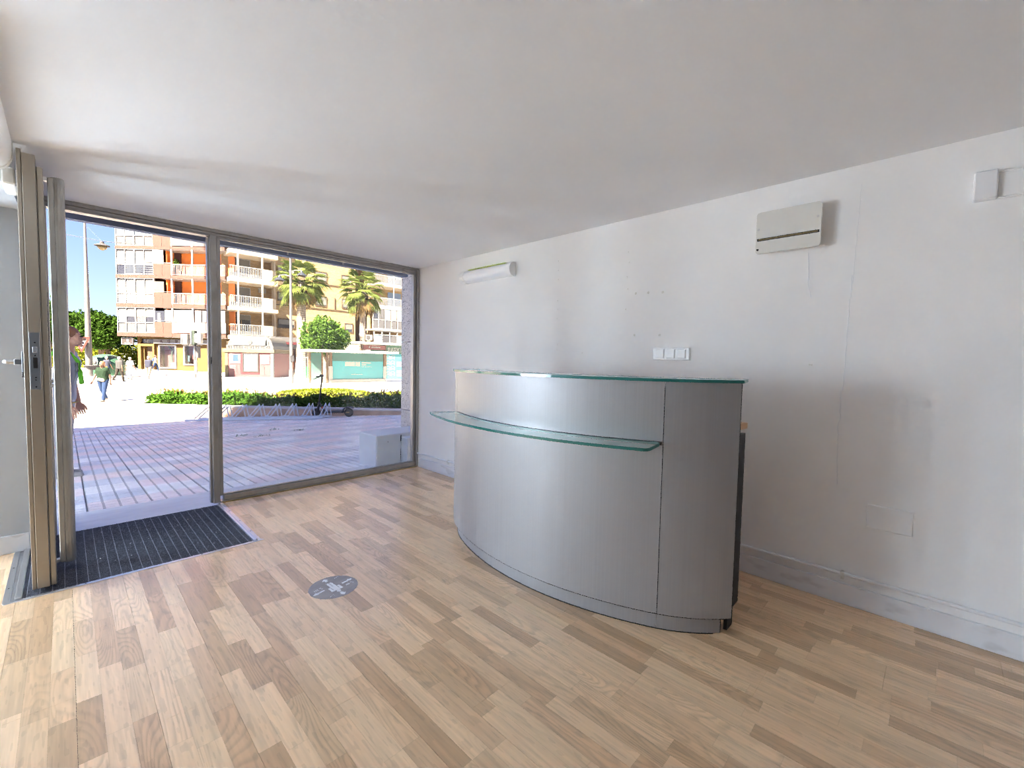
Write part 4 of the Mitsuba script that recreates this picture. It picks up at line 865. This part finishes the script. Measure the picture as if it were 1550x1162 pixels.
add('emblem', fk(cyl((-23.97, -.16, 3.25), (-23.97, .1, 3.25), .19, 18)), 'm_dark_grey', kk, label='round dark emblem on the roof')
dp = add('display_window', fk(bx(-24.6, -23.32, -.06, .02, .62, 2.22)), 'm_far_glass', kk)
add('frame', fk(rectframe(-24.7, -23.22, .52, 2.28, -.1, .02, .1)), 'm_sign_black', dp)
add('papers', fk(cat([bx(-24.5, -23.5, -.075, -.06, .75, 1.3), bx(-24.4, -24.3, -.075, -.06, 1.4, 2.1), bx(-24.1, -24.0, -.075, -.06, 1.4, 2.0), bx(-23.8, -23.6, -.075, -.06, 1.4, 2.15)])), 'm_far_white', dp)
add('red_surround', fk(cat([bx(-24.88, -24.7, -.05, .02, .35, 2.28), bx(-24.88, -23.2, -.05, .02, .35, .52), bx(-26.3, -22, -.03, .02, 2.22, 2.32)])), 'm_kiosk_red', kk)
po = add('poster', fk(bx(-25.9, -24.95, -.05, .01, 1.3, 2.2)), 'm_far_white', kk); add('picture', fk(bx(-25.6, -25.1, -.06, -.05, 1.5, 2.12)), 'm_poster_blue', po)
po = add('poster', fk(bx(-23.05, -22.25, -.05, .01, 1.3, 2.12)), 'm_far_white', kk); add('picture', fk(cat([bx(-22.95, -22.35, -.06, -.05, z, z + .03) for z in (1.45, 1.6, 1.75, 1.9)])), 'm_turquoise', po)
for x0, x1, z0_, z1_ in ((-25.9, -25.25, .3, 1.15), (-25.15, -24.95, .3, 1.2), (-23.0, -22.75, .25, 1.2), (-22.68, -22.1, .25, 1.2)): add('lower_panel', fk(cbx(x0, x1, -.03, .02, z0_, z1_, .008)), 'm_kiosk_pink', kk)
add('small_notice', fk(cat([bx(-25.85, -25.4, -.045, -.03, 1.02, 1.12), bx(-25.85, -25.45, -.045, -.03, .82, .92)])), 'm_far_white', kk)
for u in (-26.2, -22.02): add('corner_post', fk(cbx(u - .14, u + .14, -.06, .1, 0, 2.3, .02)), 'm_kiosk_band' if u < -25 else 'm_kiosk_metal', kk)
add('base', fk(bx(-26.6, -21.7, -.4, 3.3, -.1, .05)), 'm_coping', kk)

# ================================================================== BUS SHELTER and PARKING PAVILION
bs = thing('bus_shelter', 'bus shelter with a white roof and a turquoise glass advertising wall', 'bus shelter')
add('roof', cat([cbx(12.2, 19.5, 32.2, 34.2, 1.60, 1.80, .05)]), 'm_far_white', bs)
for x in (12.75, 13.65, 14.05): add('post', cbx(x, x + .12, 33.6, 33.72, -.78, 1.6, .01), 'm_shelter_brown', bs)
for x in (14.24, 18.82): 
    q = add('wide_post', cbx(x, x + .26, 33.55, 33.75, -.78, .55, .01), 'm_far_white', bs); add('upper_part', cbx(x + .02, x + .22, 33.55, 33.75, .55, 1.6, .01), 'm_shelter_brown', q)
gw = add('glass_wall', bx(14.5, 18.82, 33.62, 33.68, -.5, 1.6), 'm_turquoise', bs)
add('upper_glass_strip', bx(14.5, 18.82, 33.615, 33.62, .95, 1.6), 'm_shelter_glass', gw, label='darker glass strip under the roof')  # darker glass strip across the top of the turquoise wall
add('print', cat([bx(15.5, 16.3, 33.6, 33.615, .55, .9), bx(16.35, 16.75, 33.6, 33.615, .55, .9), bx(16.9, 17.3, 33.6, 33.615, .62, .72), bx(16.9, 17.7, 33.6, 33.615, .78, .88), bx(16.0, 17.0, 33.6, 33.615, -.12, -.08), bx(16.9, 17.8, 33.6, 33.615, .5, .53)]), 'm_far_white', gw)
add('low_wall', cbx(14.3, 19.0, 33.5, 33.8, -.8, -.48, .02), 'm_far_white', bs)
add('side_glass', cat([bx(12.87, 13.65, 33.63, 33.66, -.55, 1.55)]), 'm_shelter_glass', bs)
pk = thing('parking_pavilion', 'turquoise parking entrance pavilion lettered PARKING behind the bus shelter', 'pavilion')
add('wall', bx(21.55, 26, 38.0, 41, -.8, 2.0), 'm_turquoise', pk)
add('header', bx(21.55, 26, 37.97, 41, 1.68, 2.5), 'm_parking_green', pk)
add('canopy', cat([cbx(18.6, 26.5, 37.4, 41.5, 2.5, 2.72, .03)]), 'm_far_white', pk)
add('lettering', tr(xf(text('PARKING', .36, .02, True, False), frame_mat((21.7, 37.965, 1.90), (1, 0, 0), (0, 0, 1), (0, -1, 0))), 0, 0, 0), 'm_far_white', pk)
rdp = add('red_sign', bx(19.2, 21.4, 37.9, 38.0, 2.02, 2.44), 'm_red_panel', pk); add('red_sign_text', cat([bx(19.75, 19.85, 37.88, 37.9, 2.15, 2.36), bx(20.0, 20.9, 37.88, 37.9, 2.2, 2.3)]), 'm_far_white', rdp)
for x in (19.0, 21.42): add('column', cbx(x, x + .14, 37.9, 38.05, -.8, 2.5, .01), 'm_shelter_brown', pk)
ic = []
for r_ in range(4):
    for c_ in range(2):
        x, z = 21.62 + c_ * .5, 1.35 - r_ * .52
        ic.append(xf(prism(LineString([(0, 0), (0, .28), (.08, .36), (.28, .36), (.36, .28), (.36, 0)]).buffer(.025).union(sbox(.06, .1, .3, .16)), 0, .015), frame_mat((x, 37.985, z - .2), (1, 0, 0), (0, 0, 1), (0, -1, 0))))
add('car_pictogram', cat(ic), 'm_far_white', pk)
for za, zb in ((.45, .95), (-.2, .1), (-.5, -.3)): add('white_panel', bx(22.75, 23.3, 37.985, 38, za, zb), 'm_far_white', pk)
gf = thing('white_fence', 'tall white barred fence behind the bus shelter', 'fence')
add('bar', cat([cyl((x, 37.2, -.75), (x, 37.2, 1.25), .03, 5) for x in np.arange(13.6, 19.0, .19)]), 'm_far_white', gf, kind='stuff')
add('rail', cat([bx(13.5, 19.1, 37.16, 37.24, 1.15, 1.22), bx(13.5, 19.1, 37.16, 37.24, -.6, -.53)]), 'm_far_white', gf)
gb = thing('green_bin', 'dark green litter bin at the foot of the left palm', 'bin')
x, y = S(-17.6, 38.2)
add('barrel', tr(lathe([(0, 0), (.42, 0), (.5, 1.05), (.53, 1.05), (.53, 1.12), (0, 1.12)], 16), x, y, -.74), 'm_container', gb, smooth=30)

# ================================================================== lamp posts, signs, signals
lp_ = thing('street_lamp', 'slim grey street lamp with two blue lanterns in front of the left palm', 'street lamp')
x, y = S(-15.93, 31.4)
add('pole', tr(lathe([(0, -.75), (.15, -.75), (.15, .25), (.11, .35), (.075, 8.6), (0, 8.6)], 12), x, y, 0), 'm_pole', lp_, smooth=30)
add('junction_box', cbx(x - .1, x + .16, y - .14, y + .1, .85, 1.3, .02), 'm_curtain_dark', lp_)
for s, zz, L in ((1, 6.9, .75), (-1, 6.55, -.75)):
    a = np.array([x, y, zz + .35]); dirv = Rh * L * 1.05
    add('arm', tube([a, a + dirv * .5 + (0, 0, .12), a + dirv + (0, 0, .08)], .035, 6), 'm_pole', lp_)
    ln = add('lantern', tr(lathe([(0, .35), (.06, .35), (.10, .2), (.30, .05), (.36, -.02), (.30, -.04), (0, -.04)], 16), *(a + dirv - (0, 0, .25))), 'm_lantern_blue', lp_, smooth=30)
    add('bulb_glass', tr(lathe([(0, -.04), (.25, -.05), (.24, -.2), (.12, -.32), (0, -.34)], 14), *(a + dirv - (0, 0, .25))), 'm_lantern_glass', ln, smooth=True)
yp = thing('tall_lamp_column', 'tall pale tapering lamp column at the left side of the doorway view', 'street lamp')
x, y = S(-33.6, 34.6)
add('column', tr(lathe([(0, -.8), (.22, -.8), (.21, 1.5), (.165, 4.5), (.08, 10.5), (0.05, 26), (0, 26)], 16), x, y, 0), 'm_pole', yp, smooth=30)
ys = thing('yield_sign', 'red and white give-way triangle on the tall lamp column', 'traffic sign')
FY = street(-33.55, 34.0, 2.02)
def ytri(s): return Polygon([(-.62 * s, .36 * s), (.62 * s, .36 * s), (0, -.72 * s)]).buffer(.05)
std = frame_mat((0, 0, 0), (1, 0, 0), (0, 0, 1), (0, -1, 0))
add('border', xf(prism(ytri(1), 0, .02), FY @ std), 'm_yield_red', ys); add('face', xf(prism(ytri(.62), .02, .03), FY @ std), 'm_yield_white', ys)
lb = thing('litter_bin', 'grey litter bin bracketed to the tall lamp column', 'bin')
x, y = S(-32.6, 33.9); add('bin', tr(lathe([(0, -.02), (.28, 0), (.55, .3), (.55, .36), (0, .36)], 14), x, y, -.1), 'm_curtain_dark', lb, smooth=30)
hl = thing('hanging_street_lamp', 'street lamp hanging on overhead wires in the sky', 'street lamp')
hx, hy = S(-28.0, 30.0)
add('shade', tr(lathe([(0, .32), (.1, .32), (.12, .2), (.4, .08), (.42, .03), (0, .03)], 16), hx, hy, 8.42), 'm_curtain_dark', hl, smooth=30)
add('bowl', tr(lathe([(0, .03), (.27, .03), (.22, -.14), (.08, -.25), (0, -.26)], 14), hx, hy, 8.42), 'm_lantern_glass', hl, smooth=True)
add('wire', cat([tube([(hx + Rh[0] * u, hy + Rh[1] * u, 8.78 + z) for u, z in ((-24, 4.9), (-6, 1.0), (0, 0), (2.4, -.18))], .015, 4), tube([(hx, hy, 8.75), (hx - Rh[0] * 12, hy - Rh[1] * 12, 8.75 + 12)], .008, 4)]), 'm_dark_grey', hl)
tl = thing('traffic_light', 'traffic light post with white-backed signal heads in front of the yellow shop', 'traffic light')
FT = street(-26.85, 36.9, 0)
def ft(m): return xf(m, FT)
add('post', ft(cat([cyl((0, 0, -.8), (0, 0, 2.2), .065, 10)])), 'm_dark_grey', tl)
for x0, x1, z0_, z1_, nm in ((-1.0, -.5, 2.05, 2.95, 'm_far_white'), (-.18, .13, 2.05, 3.25, 'm_signal_green'), (.15, .62, 2.2, 3.0, 'm_far_white'), (.09, .40, .95, 1.95, 'm_curtain')):
    h = add('signal_head', ft(cbx(x0, x1, -.2, .15, z0_, z1_, .03)), nm, tl)
    add('visor', ft(cat([bx(x0 - .02, x0 + .1, -.24, -.2, z0_ + .05, z1_ - .05)])), 'm_pole', h)
add('crossbar', ft(cat([bx(-1.0, .62, -.03, .03, 2.0, 2.06), cyl((0, 0, 2.0), (0, 0, 2.25), .1, 8)])), 'm_dark_grey', tl)
add('push_button_box', ft(cbx(-.02, .16, -.1, .08, -.4, .75, .02)), 'm_far_white', tl)
ig = thing('recycling_container', 'round green recycling container by the crossing', 'recycling container')
x, y = S(-34.0, 36.5)
add('body', tr(lathe([(0, 0), (1.15, 0), (1.22, .05), (1.22, 1.05), (1.15, 1.1), (0, 1.1)], 28), x, y, -.78), 'm_container', ig, smooth=30)
add('dome', tr(lathe([(1.24, 1.02), (1.2, 1.25), (1.0, 1.6), (.6, 1.82), (.2, 1.9), (0, 1.9)], 28), x, y, -.78), 'm_container_lid', ig, smooth=True)
add('slot', xf(cbx(-.3, .3, -1.25, -1.1, 1.1, 1.3, .02), street(-34.0, 36.5, -.78)), 'm_dark_grey', ig)
add('island_kerb', xf(prism(Point(-34.2, 36).buffer(2.6), -.78, -.64), street()), 'm_coping', kind='structure', label='pale kerbed island under the recycling container')

# ================================================================== trees and palms
def palm(u, d, zc, hgt, rt, nfr, L, seed, lab):
    q = np.random.default_rng(seed); x, y = S(u, d); z0_ = zc - hgt
    o = thing('palm_tree', lab, 'palm')
    pr = [(0, 0), (rt * 1.75, 0), (rt * 1.45, .7), (rt * 1.1, 2.0)]; k = 14
    for i in range(k): f = i / (k - 1); pr += [(rt * (1.06 - .2 * f + (.05 if i % 2 else 0)), 2.2 + (hgt - 2.8) * f)]
    pr += [(rt * 1.25, hgt - .4), (rt * .8, hgt + .1), (0, hgt + .2)]
    add('trunk', tr(lathe(pr, 14), x, y, z0_), 'm_palm_bark', o, smooth=40)
    for i in range(nfr):
        a = i * 2.39996 + q.uniform(-.2, .2); e = 1.35 - 2.35 * (i / nfr) + q.uniform(-.12, .12); l = L * q.uniform(.85, 1.1)
        h = np.array([math.cos(a), math.sin(a), 0]); P_ = []; p = np.array([x, y, zc]); ang = e
        for sgm in range(10):
            P_.append(p.copy()); p = p + (h * math.cos(ang) + np.array([0, 0, math.sin(ang)])) * l / 9; ang -= .07 + .03 * sgm / 3
        P_ = np.array(P_); side = np.cross(h, (0, 0, 1)); V, F = [], []
        k0 = 5; c = P_[k0]; dr_ = P_[k0 + 1] - P_[k0]; dr_ /= np.linalg.norm(dr_); nz = np.cross(side, dr_)
        for t_ in np.linspace(-1.25, 1.25, 17):
            dv = dr_ * math.cos(t_) + side * math.sin(t_); ll = l * .50 * (1 - .22 * abs(t_)) * q.uniform(.85, 1.1)
            wv = (side * math.cos(t_) - dr_ * math.sin(t_)) * l * .030; dz = np.array([0, 0, 1.0])
            b0 = len(V); m_ = c + dv * ll * .55 + nz * .02
            V += [c - wv * .4, c + wv * .4, m_ + wv, m_ - wv, c + dv * ll - dz * ll * q.uniform(.12, .34)]; F += [[b0, b0 + 1, b0 + 2], [b0, b0 + 2, b0 + 3], [b0 + 3, b0 + 2, b0 + 4]]
        fm = cat([trimesh.Trimesh(V, F, process=False), tube(P_[:k0 + 1:5], [.045, .025], 4)])
        add('frond', fm, 'm_leaf_palm' if i < nfr * .86 else 'm_leaf_dry', o)
    sk = leaf_cloud(np.c_[x + q.normal(0, rt * .8, 260), y + q.normal(0, rt * .8, 260), zc - q.uniform(.2, 1.3, 260)], .8, .12, -1.6, seed)
    add('dry_skirt', sk, 'm_leaf_dry', o, kind='stuff')
palm(-18.85, 39.0, 7.75, 8.55, .38, 60, 2.5, 1, 'tall palm with a thick ringed trunk behind the lamp post')
palm(-15.3, 44.5, 8.0, 8.9, .30, 56, 2.6, 2, 'palm with a slim trunk behind the bus shelter, nearer the granite pillar')
def tree(u, d, zb, hgt, cr, n, size, leaf, seed, lab, grp=None, rt=.16, lumps=16):
    q = np.random.default_rng(seed); x, y = S(u, d); o = thing('leafy_tree', lab, 'tree', grp); zc = zb + hgt - cr[2]
    trk = [tube([(x, y, zb), (x + q.normal(0, .08), y, zb + hgt * .25), (x + q.normal(0, .15), y + q.normal(0, .1), zc - cr[2] * .2)], [rt, rt * .8, rt * .55], 7)]
    for k in range(5):
        a = q.uniform(0, 6.28); trk.append(tube([(x, y, zb + hgt * .3), (x + math.cos(a) * cr[0] * .35, y + math.sin(a) * cr[0] * .35, zc - cr[2] * .2), (x + math.cos(a) * cr[0] * .6, y + math.sin(a) * cr[0] * .6, zc + cr[2] * q.uniform(0, .4))], [rt * .5, rt * .35, .02], 5))
    add('trunk', cat(trk), 'm_bark', o, smooth=True)
    add('foliage', leaf_cloud(blob_points(n, (x, y, zc), cr, seed, .6, lumps), size, .55, .2, seed), leaf, o, kind='stuff')
tree(-15.6, 36.6, -.74, 5.3, (1.9, 1.9, 1.75), 5200, .30, 'm_leaf_round', 3, 'round leafy street tree standing behind the bus shelter between the palms', rt=.14)
for k, (u, d, h, c, n) in enumerate([(-48.3, 45.5, 7.4, (3.2, 3.2, 2.3), 6500), (-46.0, 49.5, 6.6, (3.0, 3.0, 2.1), 6500), (-42.9, 45.6, 6.0, (1.9, 1.9, 1.9), 4500), (-54.5, 48.5, 7.6, (3.3, 3.3, 2.4), 5500), (-50.5, 54.5, 6.8, (3.2, 3.2, 2.2), 5000)]):
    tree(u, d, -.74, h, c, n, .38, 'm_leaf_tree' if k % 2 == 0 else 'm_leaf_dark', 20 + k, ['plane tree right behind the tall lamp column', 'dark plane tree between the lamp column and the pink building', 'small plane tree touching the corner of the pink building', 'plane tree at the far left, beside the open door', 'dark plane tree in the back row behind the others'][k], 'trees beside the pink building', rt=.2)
yh = thing('park_hedge', 'sunny yellow-green shrubs behind the row of trees at the left', 'hedge')
q = np.random.default_rng(5); n = 7000; pts = np.c_[q.uniform(-66, -44.6, n), q.uniform(57, 60, n), -.9 + 3.4 * q.uniform(0, 1, n) ** .8]
pts[:, 2] *= .8 + .25 * np.sin(pts[:, 0] * 1.3)
add('foliage', xf(leaf_cloud(pts, .42, .6, .3, 8), street()), 'm_leaf_yellow', yh, kind='stuff')
add('stem', xf(cat([tube([(u, 58.5, -.9), (u + .1, 58.5, 1.8)], .06, 5) for u in np.arange(-65, -45, 1.1)]), street()), 'm_bark', yh, kind='stuff')

# ================================================================== people
def msph(c, r, n=14):
    return m3.Manifold.sphere(1.0, n).scale([r, r, r] if np.isscalar(r) else list(r)).translate([float(v) for v in c])
def cap(p, r, q, s, n=14): return m3.Manifold.batch_hull([msph(p, r, n), msph(q, s, n)])
def chain(pts, rs, n=14): 
    out = cap(pts[0], rs[0], pts[1], rs[1], n)
    for k in range(1, len(pts) - 1): out += cap(pts[k], rs[k], pts[k + 1], rs[k + 1], n)
    return out
def swing(a, b=0):            # direction of a limb hanging down, swung forward by a degrees
    a, b = math.radians(a), math.radians(b); return np.array([math.sin(b), math.sin(a) * math.cos(b), -math.cos(a) * math.cos(b)])
def person(key_label, x, y, z, heading, H, legs, knees, arms, elbows, top, bottom, hair, shoes='m_cloth_white', long_hair=False, shorts=False, sleeves=.5, bulk=1.0, n=14, extra=None, top_over=True, skin='m_skin_tan', face=False, hunch=0):
    o = thing('person', key_label, 'person')
    c, s = math.cos(heading), math.sin(heading)
    M = frame_mat((x, y, z), (s, -c, 0), (c, s, 0), (0, 0, 1)) @ np.diag([H, H, H, 1])       # heading: direction faced
    hip = np.array([0, 0, .535]); chest = np.array([0, .012 + hunch, .735]); neck = np.array([0, .008 + hunch * 1.2, .835]); head = np.array([0, .022 + hunch * 1.5, .928])
    b = bulk
    torso = m3.Manifold.batch_hull([msph(hip + (sx * .052 * b, 0, 0), (.052 * b, .060 * b, .05), n) for sx in (-1, 1)] + [msph(hip + (sx * .045 * b, .004, .085), (.048 * b, .055 * b, .05), n) for sx in (-1, 1)])
    torso += m3.Manifold.batch_hull([msph(hip + (sx * .045 * b, .004, .085), (.046 * b, .054 * b, .05), n) for sx in (-1, 1)] + [msph(chest + (sx * .055 * b, 0, .02), (.055 * b, .062 * b, .055), n) for sx in (-1, 1)] + [msph(neck + (sx * .088, -.008, -.022), .026, n) for sx in (-1, 1)])
    body = torso + cap(neck - (0, 0, .03), .034, neck + (0, .006, .04), .030, n)
    skull = m3.Manifold.batch_hull([msph(head + (0, -.012, .012), (.047, .056, .056), n), msph(head + (0, .022, -.028), (.034, .032, .036), n)])
    body += skull + msph(head + (0, .058, -.012), (.0095, .016, .013), 8) + msph(head + (.047, -.006, -.008), (.007, .012, .017), 8) + msph(head + (-.047, -.006, -.008), (.007, .012, .017), 8)
    body += msph(head + (0, .049, -.038), (.017, .008, .0075), 8) + msph(head + (0, .046, -.056), (.016, .012, .010), 8)
    tops, bots, shs, hands = torso, None, [], []
    tops_parts = []
    def infl(P, R, d): return chain(P, [r + d for r in R], n)
    legp = []
    for k, sx in enumerate((-1, 1)):
        h = hip + (sx * .052 * b, 0, -.005); kn = h + swing(legs[k], sx * 1.5) * .245; an = kn + swing(legs[k] - knees[k]) * .245
        R = [.053 * b, .034, .023]; body += chain([h, kn + (0, -.004, 0), an], R, n) + cap(kn + (an - kn) * .3 + (0, -.01, 0), .033, kn + (an - kn) * .6, .027, n)
        ft = an + np.array([0, .085, -.028]); body += cap(an + (0, -.008, -.022), .022, ft, .015, n); legp.append((h, kn, an, ft))
    for k, sx in enumerate((-1, 1)):
        sh = neck + (sx * .105, -.008, -.028); el = sh + swing(arms[k], sx * 9) * .175; wr_ = el + swing(arms[k] + elbows[k], sx * 3) * .15
        body += chain([sh, el, wr_], [.028 * b ** .5, .022, .0155], n)
        d = (wr_ - el) / np.linalg.norm(wr_ - el); f = np.array([0, 1.0, 0]); f -= d * (f @ d); f /= np.linalg.norm(f); side = np.cross(d, f)
        pm = wr_ + d * .028; body += m3.Manifold.batch_hull([msph(wr_ + d * .008, (.013, .015, .013), 10), msph(wr_ + d * .052 + f * .017, .0085, 10), msph(wr_ + d * .052 - f * .017, .0085, 10)])
        for q_, (off, L) in enumerate(((.0175, .036), (.006, .042), (-.0055, .039), (-.0165, .030))):
            a0 = wr_ + d * .052 + f * off; a1 = a0 + d * L * .5 + side * sx * .003; a2 = a1 + d * L * .42 - side * -sx * .010
            body += chain([a0, a1, a2], [.0058, .0053, .0045], 8)
        t0 = wr_ + d * .022 + f * .017; body += chain([t0, t0 + d * .022 + f * .012, t0 + d * .042 + f * .014], [.0075, .0062, .0052], 8)
        tops_parts.append((sh, el, wr_))
    bm = arr(body); 
    add('body', xf(bm, M), skin, o, smooth=50)
    e = .009
    t = m3.Manifold.batch_hull([msph(hip + (sx * .05 * b, 0, -.005), (.060 * b, .068 * b, .05), n) for sx in (-1, 1)] + [msph(hip + (sx * .045 * b, .004, .085), (.057 * b, .065 * b, .05), n) for sx in (-1, 1)])
    t += m3.Manifold.batch_hull([msph(hip + (sx * .045 * b, .004, .085), (.056 * b, .064 * b, .05), n) for sx in (-1, 1)] + [msph(chest + (sx * .055 * b, 0, .02), (.064 * b, .071 * b, .06), n) for sx in (-1, 1)] + [msph(neck + (sx * .09, -.008, -.022), .034, n) for sx in (-1, 1)])
    for sh, el, wr_ in tops_parts:
        en = el if sleeves <= .5 else wr_
        if sleeves <= .5: t += cap(sh, .038, sh + (el - sh) * (sleeves * 2) * .8, .031, n)
        else: t += chain([sh, el, el + (wr_ - el) * (sleeves - .5) * 2 * .95], [.038, .031, .024], n)
    add('shirt', xf(arr(t), M), top, o, smooth=50)
    p_ = m3.Manifold.batch_hull([msph(hip + (sx * .052 * b, 0, 0), (.058 * b, .066 * b, .05), n) for sx in (-1, 1)] + [msph(hip + (0, .0, .05), (.085 * b, .06 * b, .02), n)])
    for h, kn, an, ft in legp:
        if shorts: p_ += cap(h, .062 * b, h + (kn - h) * .95, .047, n)
        else: p_ += chain([h, kn, an + (kn - an) * .06], [.061 * b, .043, .033], n)
    add('shorts' if shorts else 'trousers', xf(arr(p_), M), bottom, o, smooth=50)
    sh_ = [cap(an + (0, -.012, -.026), .026, ft + (0, .0, .0), .020, n) for h, kn, an, ft in legp]
    for q_ in sh_: add('shoe', xf(arr(q_), M), shoes, o, smooth=50)
    if hair:
        hm = m3.Manifold.batch_hull([msph(head + (0, -.018, .018), (.053, .060, .056), n), msph(head + (0, -.030, -.012), (.048, .045, .045), n)]) - m3.Manifold.cube([.2, .2, .2], True).translate([0, float(head[1] + .128), float(head[2] - .075)]) 
        if long_hair: hm += cap(head + (0, -.05, -.02), .036, neck + (0, -.055, -.06), .026, n)
        add('hair', xf(arr(hm), M), hair, o, smooth=50)
    if face:
        add('eye', xf(cat([ball(.006, 2, (1, 1, .7), head + (sx * .020, .049, .004)) for sx in (-1, 1)]), M), 'm_cloth_dark', o)
        add('eyebrow', xf(cat([tube([head + (sx * .030, .043, .018), head + (sx * .018, .052, .021), head + (sx * .010, .053, .018)], .0022, 5) for sx in (-1, 1)]), M), hair, o)
        add('lips', xf(ball(.004, 2, (3, 1.5, 1.4), head + (0, .0555, -.0385)), M), 'm_red_panel', o)
    if extra: extra(o, M)
    return o
HB, HF = math.atan2(-Fh[1], -Fh[0]), math.atan2(Fh[1], Fh[0])          # towards us, away from us
HRt = math.atan2(Rh[1], Rh[0])
def ex_walk(o, M):
    add('crossbody_bag', xf(arr(m3.Manifold.batch_hull([msph((-.05, .075, .53), (.05, .025, .045), 12), msph((.03, .08, .55), (.05, .025, .04), 12)])), M), 'm_cloth_beige', o, smooth=True)
    add('shirt_print', xf(arr(msph((0.0, .062, .725), (.055, .022, .042), 14)), M), 'm_cloth_orange', o, smooth=True, label='orange print on the chest')
px_, py_ = S(-16.55, 17.6)
person('woman in a dark green t-shirt and blue jeans walking towards the shop over the crossing', px_, py_, -.755, HB + .1, 1.64, (12, -10), (4, 22), (-14, 16), (14, 12), 'm_cloth_green', 'm_cloth_jeans', 'm_hair_auburn', 'm_cloth_beige', long_hair=True, extra=ex_walk, sleeves=.42, bulk=1.12)
def ex_orange(o, M):
    add('orange_bag', xf(arr(m3.Manifold.batch_hull([msph((.07, -.09, .50), (.06, .025, .06), 10), msph((.02, -.09, .42), (.07, .025, .05), 10)])), M), 'm_cloth_orange', o, smooth=True)
px_, py_ = S(-30.9, 33.2)
person('man in a navy shirt with an orange bag, walking away past the green container', px_, py_, -.76, HF, 1.74, (14, -14), (4, 24), (-12, 14), (12, 12), 'm_cloth_navy', 'm_cloth_jeans', 'm_hair_grey', 'm_cloth_dark', extra=ex_orange, bulk=1.15)
px_, py_ = S(-27.6, 30.6)
person('man in a grey t-shirt and dark trousers walking away over the crossing', px_, py_, -.76, HF, 1.76, (-16, 14), (20, 4), (14, -12), (12, 14), 'm_cloth_grey', 'm_cloth_dark', 'm_hair_grey', 'm_cloth_dark', bulk=1.12)
px_, py_ = S(-28.6, 32.6)
person('person all in white walking away beside the man in grey', px_, py_, -.76, HF, 1.72, (14, -14), (4, 22), (-12, 14), (12, 12), 'm_cloth_white', 'm_cloth_white', 'm_hair_grey', 'm_cloth_beige', bulk=1.08)
px_, py_ = S(-28.8, 34.5)
person('stout man in a dark polo shirt and beige trousers before the brown roller shutter', px_, py_, -.76, HF, 1.80, (8, -8), (2, 12), (-8, 12), (20, 16), 'm_cloth_navy', 'm_cloth_beige', 'm_hair_grey', 'm_cloth_white', bulk=1.3)
def ex_back(o, M): add('backpack', xf(arr(m3.Manifold.batch_hull([msph((0, -.10, .77), (.07, .04, .04), 10), msph((0, -.11, .66), (.075, .045, .05), 10)])), M), 'm_cloth_blue', o, smooth=True)
px_, py_ = S(-35.2, 43.0)
person('woman with a blue backpack walking past the shop window of the yellow shop', px_, py_, -.52, HRt + .5, 1.66, (18, -18), (6, 26), (-14, 14), (14, 14), 'm_cloth_pale', 'm_cloth_jeans', 'm_hair_dark', 'm_cloth_dark', long_hair=True, extra=ex_back)
def ex_near(o, M):
    add('shoulder_strap', xf(cat([tube([(.075, -.03, .825), (.078, .05, .815), (.06, .085, .76), (.045, .088, .70), (.02, .09, .62)], .012, 8), tube([(.075, -.03, .825), (.06, -.075, .76), (.03, -.08, .66)], .012, 8)]), M), 'm_cloth_lime', o, smooth=True, label='bright lime green shoulder strap')
    add('bracelet', xf(trimesh.creation.torus(.0185, .004, 16, 8), M @ frame_mat((.145, .075, .505), (1, 0, 0), (0, .9, .3), (0, -.3, .9))), 'm_brass', o, smooth=True)
    add('bag_clip', xf(cbx(.10, .112, .075, .09, .70, .76, .002), M), 'm_black', o)
person('woman in a pale top with a lime green strap, half hidden behind the open door', -.015, 6.86, GZ(6.9), -.18, 1.67, (-3, 0), (2, 3), (0, 2), (10, 8), 'm_cloth_pale', 'm_cloth_white', 'm_hair_auburn', 'm_cloth_white', sleeves=.46, n=22, extra=ex_near, face=True, hunch=.014, bulk=.8, skin='m_skin')
